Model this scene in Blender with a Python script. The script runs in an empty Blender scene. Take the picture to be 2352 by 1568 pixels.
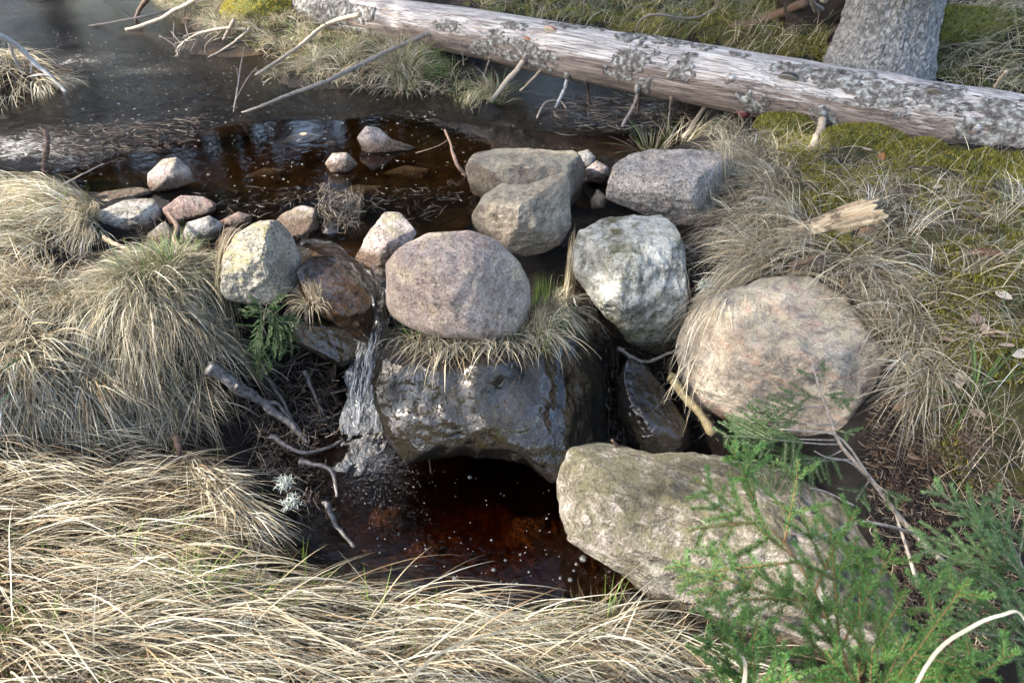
import bpy, bmesh, math, random
import numpy as np
from mathutils import Vector

rng = np.random.default_rng(11)
random.seed(11)
S = bpy.context.scene
COL = S.collection

# ------------------------------------------------------------------ camera, sky, sun, exposure
CAM = np.array([0.0, 0.0, 1.6]); PITCH = math.radians(35); LENS = 26.0
PW, PH = 2352.0, 1568.0
FPX = LENS / 36.0 * PW
cam = bpy.data.cameras.new('camera'); cam.lens = LENS; cam.sensor_width = 36
cam.clip_start = 0.05; cam.clip_end = 400
cam.dof.use_dof = True; cam.dof.focus_distance = 3.1; cam.dof.aperture_fstop = 5.6
co = bpy.data.objects.new('camera', cam); COL.objects.link(co)
co.location = CAM; co.rotation_euler = (math.radians(90) - PITCH, 0, 0)
S.camera = co

SUN_EL = math.radians(41); SUN_DIR_XY = np.array([-0.985, -0.17])      # direction TOWARDS the sun (from the left)
W = bpy.data.worlds.new('World'); S.world = W; W.use_nodes = True
wn = W.node_tree; wn.nodes.clear()
sky = wn.nodes.new('ShaderNodeTexSky'); sky.sky_type = 'NISHITA'; sky.sun_disc = False
sky.sun_elevation = SUN_EL; sky.sun_rotation = math.atan2(SUN_DIR_XY[0], SUN_DIR_XY[1])
sky.dust_density = 2.8; sky.ozone_density = 0.5
bg = wn.nodes.new('ShaderNodeBackground'); bg.inputs['Strength'].default_value = 0.135
wo = wn.nodes.new('ShaderNodeOutputWorld')
wn.links.new(sky.outputs[0], bg.inputs[0]); wn.links.new(bg.outputs[0], wo.inputs[0])
sl = bpy.data.lights.new('sun', 'SUN'); sl.energy = 2.3; sl.angle = math.radians(0.53); sl.color = (1.0, 0.95, 0.87)
so = bpy.data.objects.new('sun', sl); COL.objects.link(so)
sdir = np.array([SUN_DIR_XY[0] * math.cos(SUN_EL), SUN_DIR_XY[1] * math.cos(SUN_EL), math.sin(SUN_EL)])
so.rotation_euler = Vector(sdir).to_track_quat('Z', 'Y').to_euler(); so.location = (-6, -1, 8)
S.view_settings.view_transform = 'Standard'; S.view_settings.look = 'None'
S.view_settings.exposure = 2.42; S.view_settings.gamma = 1.0; S.view_settings.use_curve_mapping = False
S.render.engine = 'CYCLES'
S.cycles.max_bounces = 8; S.cycles.transparent_max_bounces = 12
S.cycles.use_denoising = True

# ------------------------------------------------------------------ maths helpers
FWD = np.array([0, math.cos(PITCH), -math.sin(PITCH)]); UP = np.array([0, math.sin(PITCH), math.cos(PITCH)]); RT = np.array([1.0, 0, 0])

def ray(px, py):
    return FWD + (px - PW / 2) / FPX * RT + (PH / 2 - py) / FPX * UP

def at(px, py, z):
    r = ray(px, py); d = (z - CAM[2]) / r[2]
    return CAM + r * d

def hash3(ix, iy, iz):
    n = (ix.astype(np.int64) * 374761393 + iy.astype(np.int64) * 668265263 + iz.astype(np.int64) * 2147483647) & 0xffffffff
    n = ((n ^ (n >> 13)) * 1274126177) & 0xffffffff
    n = ((n ^ (n >> 16)) * 2246822519) & 0xffffffff
    return ((n ^ (n >> 15)) & 0xffffff) / float(0xffffff) * 2 - 1

def vnoise(p):
    i = np.floor(p).astype(np.int64); f = p - i; f = f * f * f * (f * (f * 6 - 15) + 10)
    x, y, z = i[:, 0], i[:, 1], i[:, 2]; fx, fy, fz = f[:, 0], f[:, 1], f[:, 2]
    def L(a, b, t): return a + (b - a) * t
    return L(L(L(hash3(x, y, z), hash3(x + 1, y, z), fx), L(hash3(x, y + 1, z), hash3(x + 1, y + 1, z), fx), fy),
             L(L(hash3(x, y, z + 1), hash3(x + 1, y, z + 1), fx), L(hash3(x, y + 1, z + 1), hash3(x + 1, y + 1, z + 1), fx), fy), fz)

def fbm(p, octv=4, gain=0.5, ridged=False):
    p = np.asarray(p, float); a = 1.0; s = np.zeros(len(p)); q = p.copy()
    for k in range(octv):
        n = vnoise(q + 17.3 * k)
        s += a * ((0.5 - np.abs(n)) * 2 if ridged else n); a *= gain; q = q * 2.03
    return s

def norm(v):
    return v / np.maximum(np.linalg.norm(v, axis=-1, keepdims=True), 1e-9)

# ------------------------------------------------------------------ object helpers
def tag(o, label=None, cat=None, group=None, kind=None):
    if label: o['label'] = label
    if cat: o['category'] = cat
    if group: o['group'] = group
    if kind: o['kind'] = kind
    return o

def empty(name, loc, label, cat, group=None):
    o = bpy.data.objects.new(name, None); COL.objects.link(o); o.location = loc
    o.empty_display_size = 0.05
    return tag(o, label, cat, group)

def mesh_np(name, V, F, mat, smooth=True, col=None, parent=None, attr=None, origin=None):
    """V (n,3), F (m,3) or (m,4) -> one mesh object"""
    V = np.asarray(V, np.float32); F = np.asarray(F, np.int32)
    if origin is not None: V = V - np.asarray(origin, np.float32)
    me = bpy.data.meshes.new(name); n, k = F.shape
    me.vertices.add(len(V)); me.vertices.foreach_set('co', V.ravel())
    me.loops.add(n * k); me.loops.foreach_set('vertex_index', F.ravel())
    me.polygons.add(n); me.polygons.foreach_set('loop_start', np.arange(0, n * k, k, dtype=np.int32))
    me.polygons.foreach_set('use_smooth', np.full(n, smooth, dtype=bool))
    me.update(calc_edges=True); me.validate()
    if col is not None:
        a = me.attributes.new('tint', 'FLOAT_COLOR', 'POINT')
        c = np.ones((len(V), 4), np.float32); c[:, :3] = col
        a.data.foreach_set('color', c.ravel())
    if attr:
        for an, av in attr.items():
            a = me.attributes.new(an, 'FLOAT', 'POINT'); a.data.foreach_set('value', np.asarray(av, np.float32))
    if mat: me.materials.append(mat)
    o = bpy.data.objects.new(name, me); COL.objects.link(o)
    if parent: o.parent = parent
    if origin is not None: o.location = origin
    return o

class Acc:
    """collects verts and faces (triangles) of one mesh"""
    def __init__(s): s.V = []; s.F = []; s.C = []; s.n = 0
    def add(s, V, F, c=None):
        V = np.asarray(V, float); F = np.asarray(F, int)
        if F.shape[1] == 4: F = np.vstack([F[:, [0, 1, 2]], F[:, [0, 2, 3]]])
        s.V.append(V); s.F.append(F + s.n); s.n += len(V)
        s.C.append(np.tile(np.asarray(c if c is not None else (1, 1, 1), float), (len(V), 1)))
    def build(s, name, mat, parent=None, smooth=True, col=False, origin=None):
        V = np.vstack(s.V)
        if parent is not None and origin is None: V = V - np.array(parent.location)
        return mesh_np(name, V, np.vstack(s.F), mat, smooth, np.vstack(s.C) if col else None, parent, origin=origin)

def tube(P, R, sides=7, noise=0.0, seed=0, cap=True):
    P = np.asarray(P, float); n = len(P); R = np.broadcast_to(np.asarray(R, float), (n,))
    T = norm(np.gradient(P, axis=0)); ref = np.array([0.31, 0.21, 0.93])
    A = norm(np.cross(T, ref)); B = np.cross(T, A)
    th = np.linspace(0, 2 * np.pi, sides, endpoint=False)
    V = P[:, None, :] + R[:, None, None] * (np.cos(th)[None, :, None] * A[:, None, :] + np.sin(th)[None, :, None] * B[:, None, :])
    V = V.reshape(-1, 3)
    if noise:
        rr = np.repeat(R, sides); q = V / np.maximum(rr.mean(), 1e-4) * 0.7 + seed * 3.1
        c = np.repeat(P, sides, axis=0); V = c + (V - c) * (1 + noise * fbm(q, 3))[:, None]
    i = np.arange(n - 1)[:, None] * sides; j = np.arange(sides)[None, :]; j2 = (j + 1) % sides
    F = np.stack([i + j, i + j2, i + sides + j2, i + sides + j], -1).reshape(-1, 4)
    F = np.vstack([F[:, [0, 1, 2]], F[:, [0, 2, 3]]])
    if cap:
        V = np.vstack([V, P[0], P[-1]]); a = len(V) - 2
        jj = np.arange(sides); F = np.vstack([F, np.stack([np.full(sides, a), (jj + 1) % sides, jj], 1),
            np.stack([np.full(sides, a + 1), (n - 1) * sides + jj, (n - 1) * sides + (jj + 1) % sides], 1)])
    return V, F

def smooth_path(P, n):
    P = np.asarray(P, float); m = len(P)
    if m == 2: return P[0] + (P[1] - P[0]) * np.linspace(0, 1, n)[:, None]
    t = np.linspace(0, m - 1, n); i = np.clip(t.astype(int), 0, m - 2); f = (t - i)[:, None]
    p0 = P[np.clip(i - 1, 0, m - 1)]; p1 = P[i]; p2 = P[i + 1]; p3 = P[np.clip(i + 2, 0, m - 1)]
    return 0.5 * (2 * p1 + (p2 - p0) * f + (2 * p0 - 5 * p1 + 4 * p2 - p3) * f ** 2 + (3 * p1 - p0 - 3 * p2 + p3) * f ** 3)

# ------------------------------------------------------------------ materials
class NT:
    def __init__(s, name):
        s.m = bpy.data.materials.new(name); s.m.use_nodes = True; s.t = s.m.node_tree; s.t.nodes.clear()
        s.out = s.t.nodes.new('ShaderNodeOutputMaterial')
    def n(s, typ, **kw):
        nd = s.t.nodes.new(typ)
        for k, v in kw.items():
            if hasattr(nd, k): setattr(nd, k, v)
            else: nd.inputs[k].default_value = v
        return nd
    def l(s, a, b): s.t.links.new(a, b)
    def obj(s, scale=None):
        tc = s.n('ShaderNodeTexCoord')
        if scale is None: return tc.outputs['Object']
        mp = s.n('ShaderNodeMapping'); mp.inputs['Scale'].default_value = scale; s.l(tc.outputs['Object'], mp.inputs[0]); return mp.outputs[0]
    def noise(s, co, scale, detail=5, rough=0.55, dist=0.0, w=None):
        nd = s.n('ShaderNodeTexNoise'); nd.inputs['Scale'].default_value = scale; nd.inputs['Detail'].default_value = detail
        nd.inputs['Roughness'].default_value = rough; nd.inputs['Distortion'].default_value = dist
        if w is not None: nd.noise_dimensions = '4D'; nd.inputs['W'].default_value = w
        s.l(co, nd.inputs['Vector']); return nd.outputs['Fac']
    def ramp(s, fac, stops):
        r = s.n('ShaderNodeValToRGB'); e = r.color_ramp.elements
        while len(e) > len(stops): e.remove(e[-1])
        while len(e) < len(stops): e.new(1.0)
        for x, (p, c) in zip(e, stops):
            x.position = p; x.color = (c[0], c[1], c[2], 1) if isinstance(c, (tuple, list)) else (c, c, c, 1)
        s.l(fac, r.inputs[0]); return r.outputs[0]
    def mix(s, fac, a, b, mode='MIX'):
        m = s.n('ShaderNodeMix'); m.data_type = 'RGBA'; m.blend_type = mode
        for sock, v in ((m.inputs[0], fac), (m.inputs[6], a), (m.inputs[7], b)):
            if hasattr(v, 'is_linked') or hasattr(v, 'links'): s.l(v, sock)
            else: sock.default_value = v if not isinstance(v, tuple) else (*v, 1) if len(v) == 3 else v
        return m.outputs[2]
    def math(s, op, a, b=0.0):
        m = s.n('ShaderNodeMath'); m.operation = op
        for k, v in ((0, a), (1, b)):
            if hasattr(v, 'links'): s.l(v, m.inputs[k])
            else: m.inputs[k].default_value = v
        return m.outputs[0]
    def bump(s, h, strength=0.5, dist=0.01, nrm=None):
        b = s.n('ShaderNodeBump'); b.inputs['Strength'].default_value = strength; b.inputs['Distance'].default_value = dist
        s.l(h, b.inputs['Height'])
        if nrm is not None: s.l(nrm, b.inputs['Normal'])
        return b.outputs[0]
    def princ(s, col, rough=0.8, nrm=None, spec=0.5, **kw):
        p = s.n('ShaderNodeBsdfPrincipled')
        for k, v in (('Base Color', col), ('Roughness', rough), ('Specular IOR Level', spec), *kw.items()):
            if hasattr(v, 'links'): s.l(v, p.inputs[k])
            else: p.inputs[k].default_value = (*v, 1) if isinstance(v, tuple) and len(v) == 3 else v
        if nrm is not None: s.l(nrm, p.inputs['Normal'])
        return p.outputs[0]
    def done(s, sh, vol=None):
        s.l(sh, s.out.inputs['Surface'])
        if vol is not None: s.l(vol, s.out.inputs['Volume'])
        return s.m

def rock_mat(name, c1, c2, c3=None, speck=0.5, lichen=None, lich_amt=0.5, wet=0.0, wetline=None, seed=0.0, vein=None, moss=0.0, contrast=1.0, bump=0.7):
    """c1..c2 broad mottling, c3 patch colour, speckled crystals, lichen skin on top, a wet band below wetline"""
    t = NT(name); o = t.obj()
    big = t.noise(o, 5.0, 8, 0.6, 0.6, w=seed)
    col = t.ramp(big, [(0.5 - 0.16 * contrast, c1), (0.5 + 0.16 * contrast, c2)])
    if c3:
        pt = t.ramp(t.noise(o, 6.5, 9, 0.68, 0.9, w=seed + 5), [(0.52, 0.0), (0.62, 1.0)])
        col = t.mix(pt, col, c3)
    if vein:
        mp = t.obj((1.0, 1.0, 3.2))
        vn = t.ramp(t.noise(mp, 7.0, 8, 0.7, 1.5, w=seed + 9), [(0.50, 0.0), (0.60, 1.0)])
        col = t.mix(vn, col, vein)
    sp = t.noise(o, 85, 3, 0.7, 0.0, w=seed + 1)
    spr = t.ramp(sp, [(0.36, 0.28), (0.50, 1.0), (0.63, 1.0), (0.72, 1.7)])
    col = t.mix(speck, col, spr, 'MULTIPLY')
    vo = t.n('ShaderNodeTexVoronoi'); vo.inputs['Scale'].default_value = 150; t.l(o, vo.inputs['Vector'])
    vr = t.n('ShaderNodeSeparateColor'); t.l(vo.outputs['Color'], vr.inputs[0])
    crys = t.ramp(vr.outputs[0], [(0.0, 0.55), (0.3, 0.92), (0.85, 1.05), (1.0, 1.5)])
    col = t.mix(speck * 0.9, col, crys, 'MULTIPLY')
    geo = t.n('ShaderNodeNewGeometry'); sn = t.n('ShaderNodeSeparateXYZ'); t.l(geo.outputs['Normal'], sn.inputs[0])
    if lichen:
        ln = t.noise(o, 11, 10, 0.72, 0.4, w=seed + 3)
        lf = t.math('MULTIPLY_ADD', sn.outputs[2], 0.16); t.t.nodes[-1].inputs[2].default_value = 0.0
        lf = t.math('ADD', ln, t.math('MULTIPLY', sn.outputs[2], 0.14))
        col = t.mix(t.ramp(lf, [(0.66 - 0.22 * lich_amt, 0.0), (0.76 - 0.16 * lich_amt, 0.85)]), col, lichen)
    if moss:
        mf = t.math('ADD', t.noise(o, 9, 8, 0.7, 0.3, w=seed + 7), t.math('MULTIPLY', sn.outputs[2], 0.12))
        col = t.mix(t.ramp(mf, [(0.70 - 0.25 * moss, 0.0), (0.80 - 0.2 * moss, 0.9)]), col, (0.075, 0.072, 0.018))
    mid = t.ramp(t.noise(o, 22, 6, 0.7, 0.5, w=seed + 15), [(0.34, 0.50), (0.5, 1.0), (0.66, 1.32)])
    col = t.mix(0.55, col, mid, 'MULTIPLY')
    # cracks / dark seams
    cr = t.noise(o, 4.2, 6, 0.6, 1.8, w=seed + 12)
    crk = t.ramp(t.math('ABSOLUTE', t.math('SUBTRACT', cr, 0.5)), [(0.0, 0.45), (0.012, 1.0)])
    col = t.mix(0.55, col, crk, 'MULTIPLY')
    rough = 0.82; nb = t.math('ADD', t.math('MULTIPLY', t.noise(o, 45, 8, 0.65, w=seed + 2), 0.9), t.math('MULTIPLY', crk, 0.25))
    nb = t.math('ADD', nb, t.math('MULTIPLY', t.noise(o, 150, 4, 0.65), 0.40)); nb = t.math('ADD', nb, t.math('MULTIPLY', t.noise(o, 14, 6, 0.6, w=seed + 21), 0.9))
    nrm = t.bump(nb, bump, 0.028)
    if wetline is not None:
        sp2 = t.n('ShaderNodeSeparateXYZ'); t.l(geo.outputs['Position'], sp2.inputs[0])
        zz = t.math('ADD', sp2.outputs[2], t.math('MULTIPLY', t.noise(o, 9, 4), -0.10))
        wf = t.ramp(t.math('ADD', t.math('MULTIPLY', t.math('SUBTRACT', zz, wetline), 10.0), 0.5), [(0.15, 1.0), (0.6, 0.0)])
        col = t.mix(wf, col, t.mix(1.0, col, (0.30, 0.24, 0.18), 'MULTIPLY'))
        rough = t.math('SUBTRACT', 0.82, t.math('MULTIPLY', wf, 0.62))
    elif wet:
        col = t.mix(wet, col, t.mix(1.0, col, (0.048, 0.038, 0.024), 'MULTIPLY'))
        rough = t.math('ADD', 0.80 - 0.78 * wet, t.math('MULTIPLY', t.noise(o, 14, 4), 0.16))
    if wet:
        cn = t.bump(t.math('ADD', t.noise(o, 6, 2, 0.5, 0.9, w=seed + 30), t.math('MULTIPLY', t.noise(o, 30, 2, 0.5, 0.5), 0.30)), 0.55, 0.045)
        cw = t.ramp(t.noise(o, 6, 5, 0.65, 0.6, w=seed + 40), [(0.36, 0.15), (0.56, 1.0)])
        return t.done(t.princ(col, t.math('ADD', rough, 0.30), nrm, spec=0.15, **{'Coat Weight': cw, 'Coat Roughness': 0.03, 'Coat IOR': 1.6, 'Coat Normal': cn}))
    return t.done(t.princ(col, rough, nrm, spec=0.45))

def tint_mat(name, rough=0.65, transl=0.3, spec=0.3, noise=0.0):
    t = NT(name); a = t.n('ShaderNodeAttribute'); a.attribute_name = 'tint'; c = a.outputs['Color']
    if noise:
        c = t.mix(noise, c, t.ramp(t.noise(t.obj(), 60, 4), [(0.3, 0.4), (0.7, 1.3)]), 'MULTIPLY')
    p = t.princ(c, rough, spec=spec)
    if transl:
        tr = t.n('ShaderNodeBsdfTranslucent'); t.l(c, tr.inputs[0])
        mx = t.n('ShaderNodeMixShader'); mx.inputs[0].default_value = transl
        t.l(p, mx.inputs[1]); t.l(tr.outputs[0], mx.inputs[2]); p = mx.outputs[0]
    return t.done(p)

def wood_mat(name, c1, c2, scale=(1, 1, 1), rough=0.75, ns=25, bump=0.5, patch=None):
    t = NT(name); o = t.obj(scale)
    n = t.noise(o, ns, 8, 0.65, 0.4); col = t.ramp(n, [(0.3, c1), (0.68, c2)])
    if patch: col = t.mix(t.ramp(t.noise(t.obj(), 14, 8, 0.7), [(0.5, 0.0), (0.6, 1.0)]), col, patch)
    return t.done(t.princ(col, rough, t.bump(n, bump, 0.01)))

M = {}
M['grass'] = tint_mat('grass_blades', 0.55, 0.28, 0.35)
M['moss'] = tint_mat('moss_tips', 0.9, 0.25, 0.1)
M['needle'] = tint_mat('spruce_needles', 0.5, 0.22, 0.4)
M['leaf'] = tint_mat('dead_leaf', 0.6, 0.2, 0.3, noise=0.5)
M['litter'] = tint_mat('litter_sticks', 0.6, 0.0, 0.4)
M['wetlitter'] = tint_mat('wet_litter', 0.22, 0.0, 0.6)
M['twig'] = wood_mat('grey_twig', (0.12, 0.095, 0.075), (0.36, 0.31, 0.26), ns=60)
M['paletwig'] = wood_mat('pale_twig', (0.26, 0.20, 0.14), (0.50, 0.42, 0.32), ns=60)
M['browntwig'] = wood_mat('brown_twig', (0.05, 0.03, 0.02), (0.16, 0.10, 0.07), ns=60)
M['shoot'] = wood_mat('orange_shoot', (0.10, 0.065, 0.03), (0.22, 0.13, 0.05), ns=60)
M['greytwig'] = wood_mat('bleached_twig', (0.25, 0.25, 0.26), (0.50, 0.49, 0.48), ns=50)
M['mosstwig'] = wood_mat('mossy_twig', (0.06, 0.05, 0.022), (0.20, 0.155, 0.075), ns=50)
M['wetwood'] = wood_mat('wet_wood', (0.02, 0.018, 0.018), (0.20, 0.18, 0.165), (1, 1, 1), 0.25, 40, 0.8)
M['chipwood'] = wood_mat('torn_wood', (0.30, 0.20, 0.09), (0.62, 0.50, 0.32), (1, 1, 1), 0.7, 30, 0.6, patch=(0.16, 0.10, 0.06))
M['root'] = wood_mat('pale_root', (0.22, 0.19, 0.17), (0.55, 0.50, 0.47), ns=30)
M['rootsoil'] = wood_mat('root_soil', (0.015, 0.012, 0.01), (0.06, 0.045, 0.035), ns=18, rough=0.95, bump=1.0)

# ground: bare peat, litter and moss (the moss weight is a property of the ground, set per vertex)
t = NT('forest_floor'); o = t.obj()
n1 = t.noise(o, 9, 9, 0.7, 0.4)
soil = t.ramp(n1, [(0.3, (0.004, 0.003, 0.002)), (0.55, (0.014, 0.010, 0.0065)), (0.78, (0.05, 0.034, 0.021))])
mossc = t.ramp(t.noise(o, 34, 8, 0.7), [(0.3, (0.035, 0.033, 0.010)), (0.55, (0.13, 0.125, 0.03)), (0.75, (0.25, 0.23, 0.06))])
a = t.n('ShaderNodeAttribute'); a.attribute_name = 'moss'
mf = t.ramp(t.math('ADD', a.outputs['Fac'], t.math('MULTIPLY', t.math('SUBTRACT', t.noise(o, 6, 8, 0.7), 0.5), 1.2)), [(0.42, 0.0), (0.58, 1.0)])
col = t.mix(mf, soil, mossc)
ab = t.n('ShaderNodeAttribute'); ab.attribute_name = 'silt'
col = t.mix(ab.outputs['Fac'], col, t.ramp(t.noise(o, 12, 7, 0.7), [(0.3, (0.09, 0.05, 0.02)), (0.55, (0.34, 0.19, 0.075)), (0.75, (0.55, 0.36, 0.17))]))
a2 = t.n('ShaderNodeAttribute'); a2.attribute_name = 'wetness'
rgh = t.math('SUBTRACT', 0.95, t.math('MULTIPLY', a2.outputs['Fac'], 0.6))
M['ground'] = t.done(t.princ(col, rgh, t.bump(t.math('ADD', n1, t.math('MULTIPLY', t.noise(o, 90, 8, 0.75), 1.4)), 1.0, 0.05), spec=0.4))

def water_mat(name, absorb, dens, ripple, rs=18.0, rough=0.02, src=None):
    t = NT(name); o = t.obj()
    n = t.math('ADD', t.noise(o, rs, 3, 0.5, 0.4), t.math('MULTIPLY', t.noise(o, rs * 4, 2, 0.5), 0.25))
    if src is not None:      # broken ripples spreading from where the water falls in
        ge = t.n('ShaderNodeNewGeometry'); vd = t.n('ShaderNodeVectorMath'); vd.operation = 'DISTANCE'; t.l(ge.outputs['Position'], vd.inputs[0]); vd.inputs[1].default_value = src
        n = t.math('MULTIPLY', n, t.ramp(t.math('DIVIDE', vd.outputs['Value'], 0.8), [(0.1, 1.0), (0.55, 0.45), (1.0, 0.18)]))
    nrm = t.bump(n, ripple, 0.02)
    gl = t.n('ShaderNodeBsdfGlossy'); gl.inputs['Roughness'].default_value = rough; t.l(nrm, gl.inputs['Normal'])
    tr = t.n('ShaderNodeBsdfTransparent'); tr.inputs[0].default_value = (0.92, 0.86, 0.78, 1)
    fr = t.n('ShaderNodeFresnel'); fr.inputs['IOR'].default_value = 1.36; t.l(nrm, fr.inputs['Normal'])
    mx = t.n('ShaderNodeMixShader'); t.l(fr.outputs[0], mx.inputs[0]); t.l(tr.outputs[0], mx.inputs[1]); t.l(gl.outputs[0], mx.inputs[2])
    va = t.n('ShaderNodeVolumeAbsorption'); va.inputs['Color'].default_value = (*absorb, 1); va.inputs['Density'].default_value = dens
    return t.done(mx.outputs[0], va.outputs[0])
M['pond'] = water_mat('tannin_water', (0.84, 0.58, 0.20), 3.2, 0.05, 14)
M['pool'] = water_mat('dark_pool_water', (0.70, 0.45, 0.18), 10.0, 1.0, 26, src=tuple(at(835, 1080, -.6)))

# ice: thin clear sheet with feathery frosty streaks, white patches partly painted sky glare
t = NT('thin_ice'); o = t.obj((1.0, 1.0, 1.0))
warp = t.n('ShaderNodeTexNoise'); warp.inputs['Scale'].default_value = 2.2; warp.inputs['Detail'].default_value = 3; t.l(o, warp.inputs['Vector'])
wm = t.n('ShaderNodeVectorMath'); wm.operation = 'MULTIPLY_ADD'; wm.inputs[1].default_value = (0.5, 0.5, 0.5)
t.l(warp.outputs['Color'], wm.inputs[0]); t.l(o, wm.inputs[2])
st = t.n('ShaderNodeMapping'); st.inputs['Scale'].default_value = (7.0, 26.0, 1.0); st.inputs['Rotation'].default_value = (0, 0, 0.15); t.l(wm.outputs[0], st.inputs[0])
stre = t.math('ADD', t.math('MULTIPLY', t.noise(st.outputs[0], 1.6, 8, 0.78, 1.1), 0.6), t.math('MULTIPLY', t.noise(o, 16, 8, 0.75, 1.5), 0.4))
fa = t.n('ShaderNodeAttribute'); fa.attribute_name = 'frost_glare'
fro = t.ramp(t.math('ADD', stre, t.math('MULTIPLY', t.math('SUBTRACT', fa.outputs['Fac'], 0.5), 0.30)), [(0.42, 0.0), (0.55, 0.03), (0.68, 0.75)])
nrm = t.bump(stre, 0.16, 0.02)
gl = t.n('ShaderNodeBsdfGlossy'); gl.inputs['Roughness'].default_value = 0.10; t.l(nrm, gl.inputs['Normal'])
tr = t.n('ShaderNodeBsdfTransparent'); tr.inputs[0].default_value = (0.50, 0.40, 0.26, 1)
fr = t.n('ShaderNodeFresnel'); fr.inputs['IOR'].default_value = 1.30; t.l(nrm, fr.inputs['Normal'])
mx = t.n('ShaderNodeMixShader'); t.l(fr.outputs[0], mx.inputs[0]); t.l(tr.outputs[0], mx.inputs[1]); t.l(gl.outputs[0], mx.inputs[2])
df = t.princ((0.58, 0.55, 0.50), 0.5, nrm)
m2 = t.n('ShaderNodeMixShader'); t.l(fro, m2.inputs[0]); t.l(mx.outputs[0], m2.inputs[1]); t.l(df, m2.inputs[2])
M['ice'] = t.done(m2.outputs[0])

# falling water: streaks of white among clear water (fu across, fv along the flow)
t = NT('falling_water')
au = t.n('ShaderNodeAttribute'); au.attribute_name = 'fu'; av = t.n('ShaderNodeAttribute'); av.attribute_name = 'fv'
cx = t.n('ShaderNodeCombineXYZ'); t.l(t.math('MULTIPLY', au.outputs['Fac'], 11.0), cx.inputs[0]); t.l(t.math('MULTIPLY', av.outputs['Fac'], 13.0), cx.inputs[1])
sn_ = t.noise(cx.outputs[0], 1.6, 6, 0.65, 0.7)
wt = t.n('ShaderNodeAttribute'); wt.attribute_name = 'white'
fac = t.ramp(t.math('ADD', sn_, t.math('MULTIPLY', t.math('SUBTRACT', wt.outputs['Fac'], 0.5), 0.4)), [(0.50, 0.0), (0.74, 0.62)])
nrm = t.bump(sn_, 0.9, 0.03)
gl = t.n('ShaderNodeBsdfGlossy'); gl.inputs['Roughness'].default_value = 0.08; t.l(nrm, gl.inputs['Normal'])
tr = t.n('ShaderNodeBsdfTransparent'); tr.inputs[0].default_value = (0.80, 0.72, 0.6, 1)
fr = t.n('ShaderNodeFresnel'); fr.inputs['IOR'].default_value = 1.5; t.l(nrm, fr.inputs['Normal'])
mx = t.n('ShaderNodeMixShader'); t.l(fr.outputs[0], mx.inputs[0]); t.l(tr.outputs[0], mx.inputs[1]); t.l(gl.outputs[0], mx.inputs[2])
df = t.princ((0.42, 0.435, 0.45), 0.2, nrm)
m2 = t.n('ShaderNodeMixShader'); t.l(fac, m2.inputs[0]); t.l(mx.outputs[0], m2.inputs[1]); t.l(df, m2.inputs[2])
M['fall'] = t.done(m2.outputs[0])

t = NT('foam'); o = t.obj()
fv = t.n('ShaderNodeTexVoronoi'); fv.inputs['Scale'].default_value = 190; t.l(o, fv.inputs['Vector'])
fcol = t.mix(0.6, t.ramp(t.noise(o, 26, 6, 0.7), [(0.32, (0.15, 0.13, 0.095)), (0.55, (0.42, 0.395, 0.335)), (0.72, (0.62, 0.60, 0.55))]), t.ramp(fv.outputs['Distance'], [(0.0, 1.25), (0.6, 0.6)]), 'MULTIPLY')
M['foam'] = t.done(t.princ(fcol, 0.22, t.bump(fv.outputs['Distance'], -0.8, 0.004)))
t = NT('bubble_film')
gl = t.n('ShaderNodeBsdfGlossy'); gl.inputs['Roughness'].default_value = 0.03
tr = t.n('ShaderNodeBsdfTransparent'); lw = t.n('ShaderNodeLayerWeight'); lw.inputs[0].default_value = 0.55
mx = t.n('ShaderNodeMixShader'); t.l(lw.outputs['Fresnel'], mx.inputs[0]); t.l(tr.outputs[0], mx.inputs[1]); t.l(gl.outputs[0], mx.inputs[2])
bd = t.princ((.7, .72, .74), .1); bm2 = t.n('ShaderNodeMixShader'); bm2.inputs[0].default_value = 0.07; t.l(mx.outputs[0], bm2.inputs[1]); t.l(bd, bm2.inputs[2])
M['bubble'] = t.done(bm2.outputs[0])

# weathered barkless spruce log (grain runs along local X)
t = NT('weathered_log'); o = t.obj()
g = t.obj((1.2, 14, 14)); gr = t.noise(g, 2.2, 9, 0.7, 0.5)
col = t.ramp(gr, [(0.28, (0.17, 0.13, 0.105)), (0.45, (0.41, 0.385, 0.36)), (0.70, (0.63, 0.605, 0.575))])
pt = t.ramp(t.noise(t.obj((1.0, 2.2, 2.2)), 3.0, 7, 0.65, 0.6), [(0.50, 0.0), (0.68, 0.7)])
col = t.mix(pt, col, (0.31, 0.285, 0.30))
orr = t.ramp(t.noise(t.obj((1.2, 3, 3)), 2.6, 6, 0.65, 0.6, w=4.0), [(0.60, 0.0), (0.74, 0.7)])
col = t.mix(orr, col, (0.46, 0.26, 0.11))
ln = t.noise(t.obj((1.4, 60, 60)), 1.2, 5, 0.6, 0.8)
crk = t.ramp(t.math('ABSOLUTE', t.math('SUBTRACT', ln, 0.5)), [(0.0, 0.12), (0.035, 1.0)])
col = t.mix(0.8, col, crk, 'MULTIPLY')
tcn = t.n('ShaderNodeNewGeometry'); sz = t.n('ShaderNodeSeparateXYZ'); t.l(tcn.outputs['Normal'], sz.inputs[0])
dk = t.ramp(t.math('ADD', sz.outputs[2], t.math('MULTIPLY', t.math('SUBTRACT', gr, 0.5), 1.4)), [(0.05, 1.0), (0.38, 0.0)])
col = t.mix(t.math('MULTIPLY', dk, 0.75), col, t.mix(1.0, col, (0.30, 0.20, 0.15), 'MULTIPLY'))   # darker, browner towards the underside
M['log'] = t.done(t.princ(col, 0.75, t.bump(t.math('ADD', gr, t.math('MULTIPLY', crk, 0.6)), 0.7, 0.012)))

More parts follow.
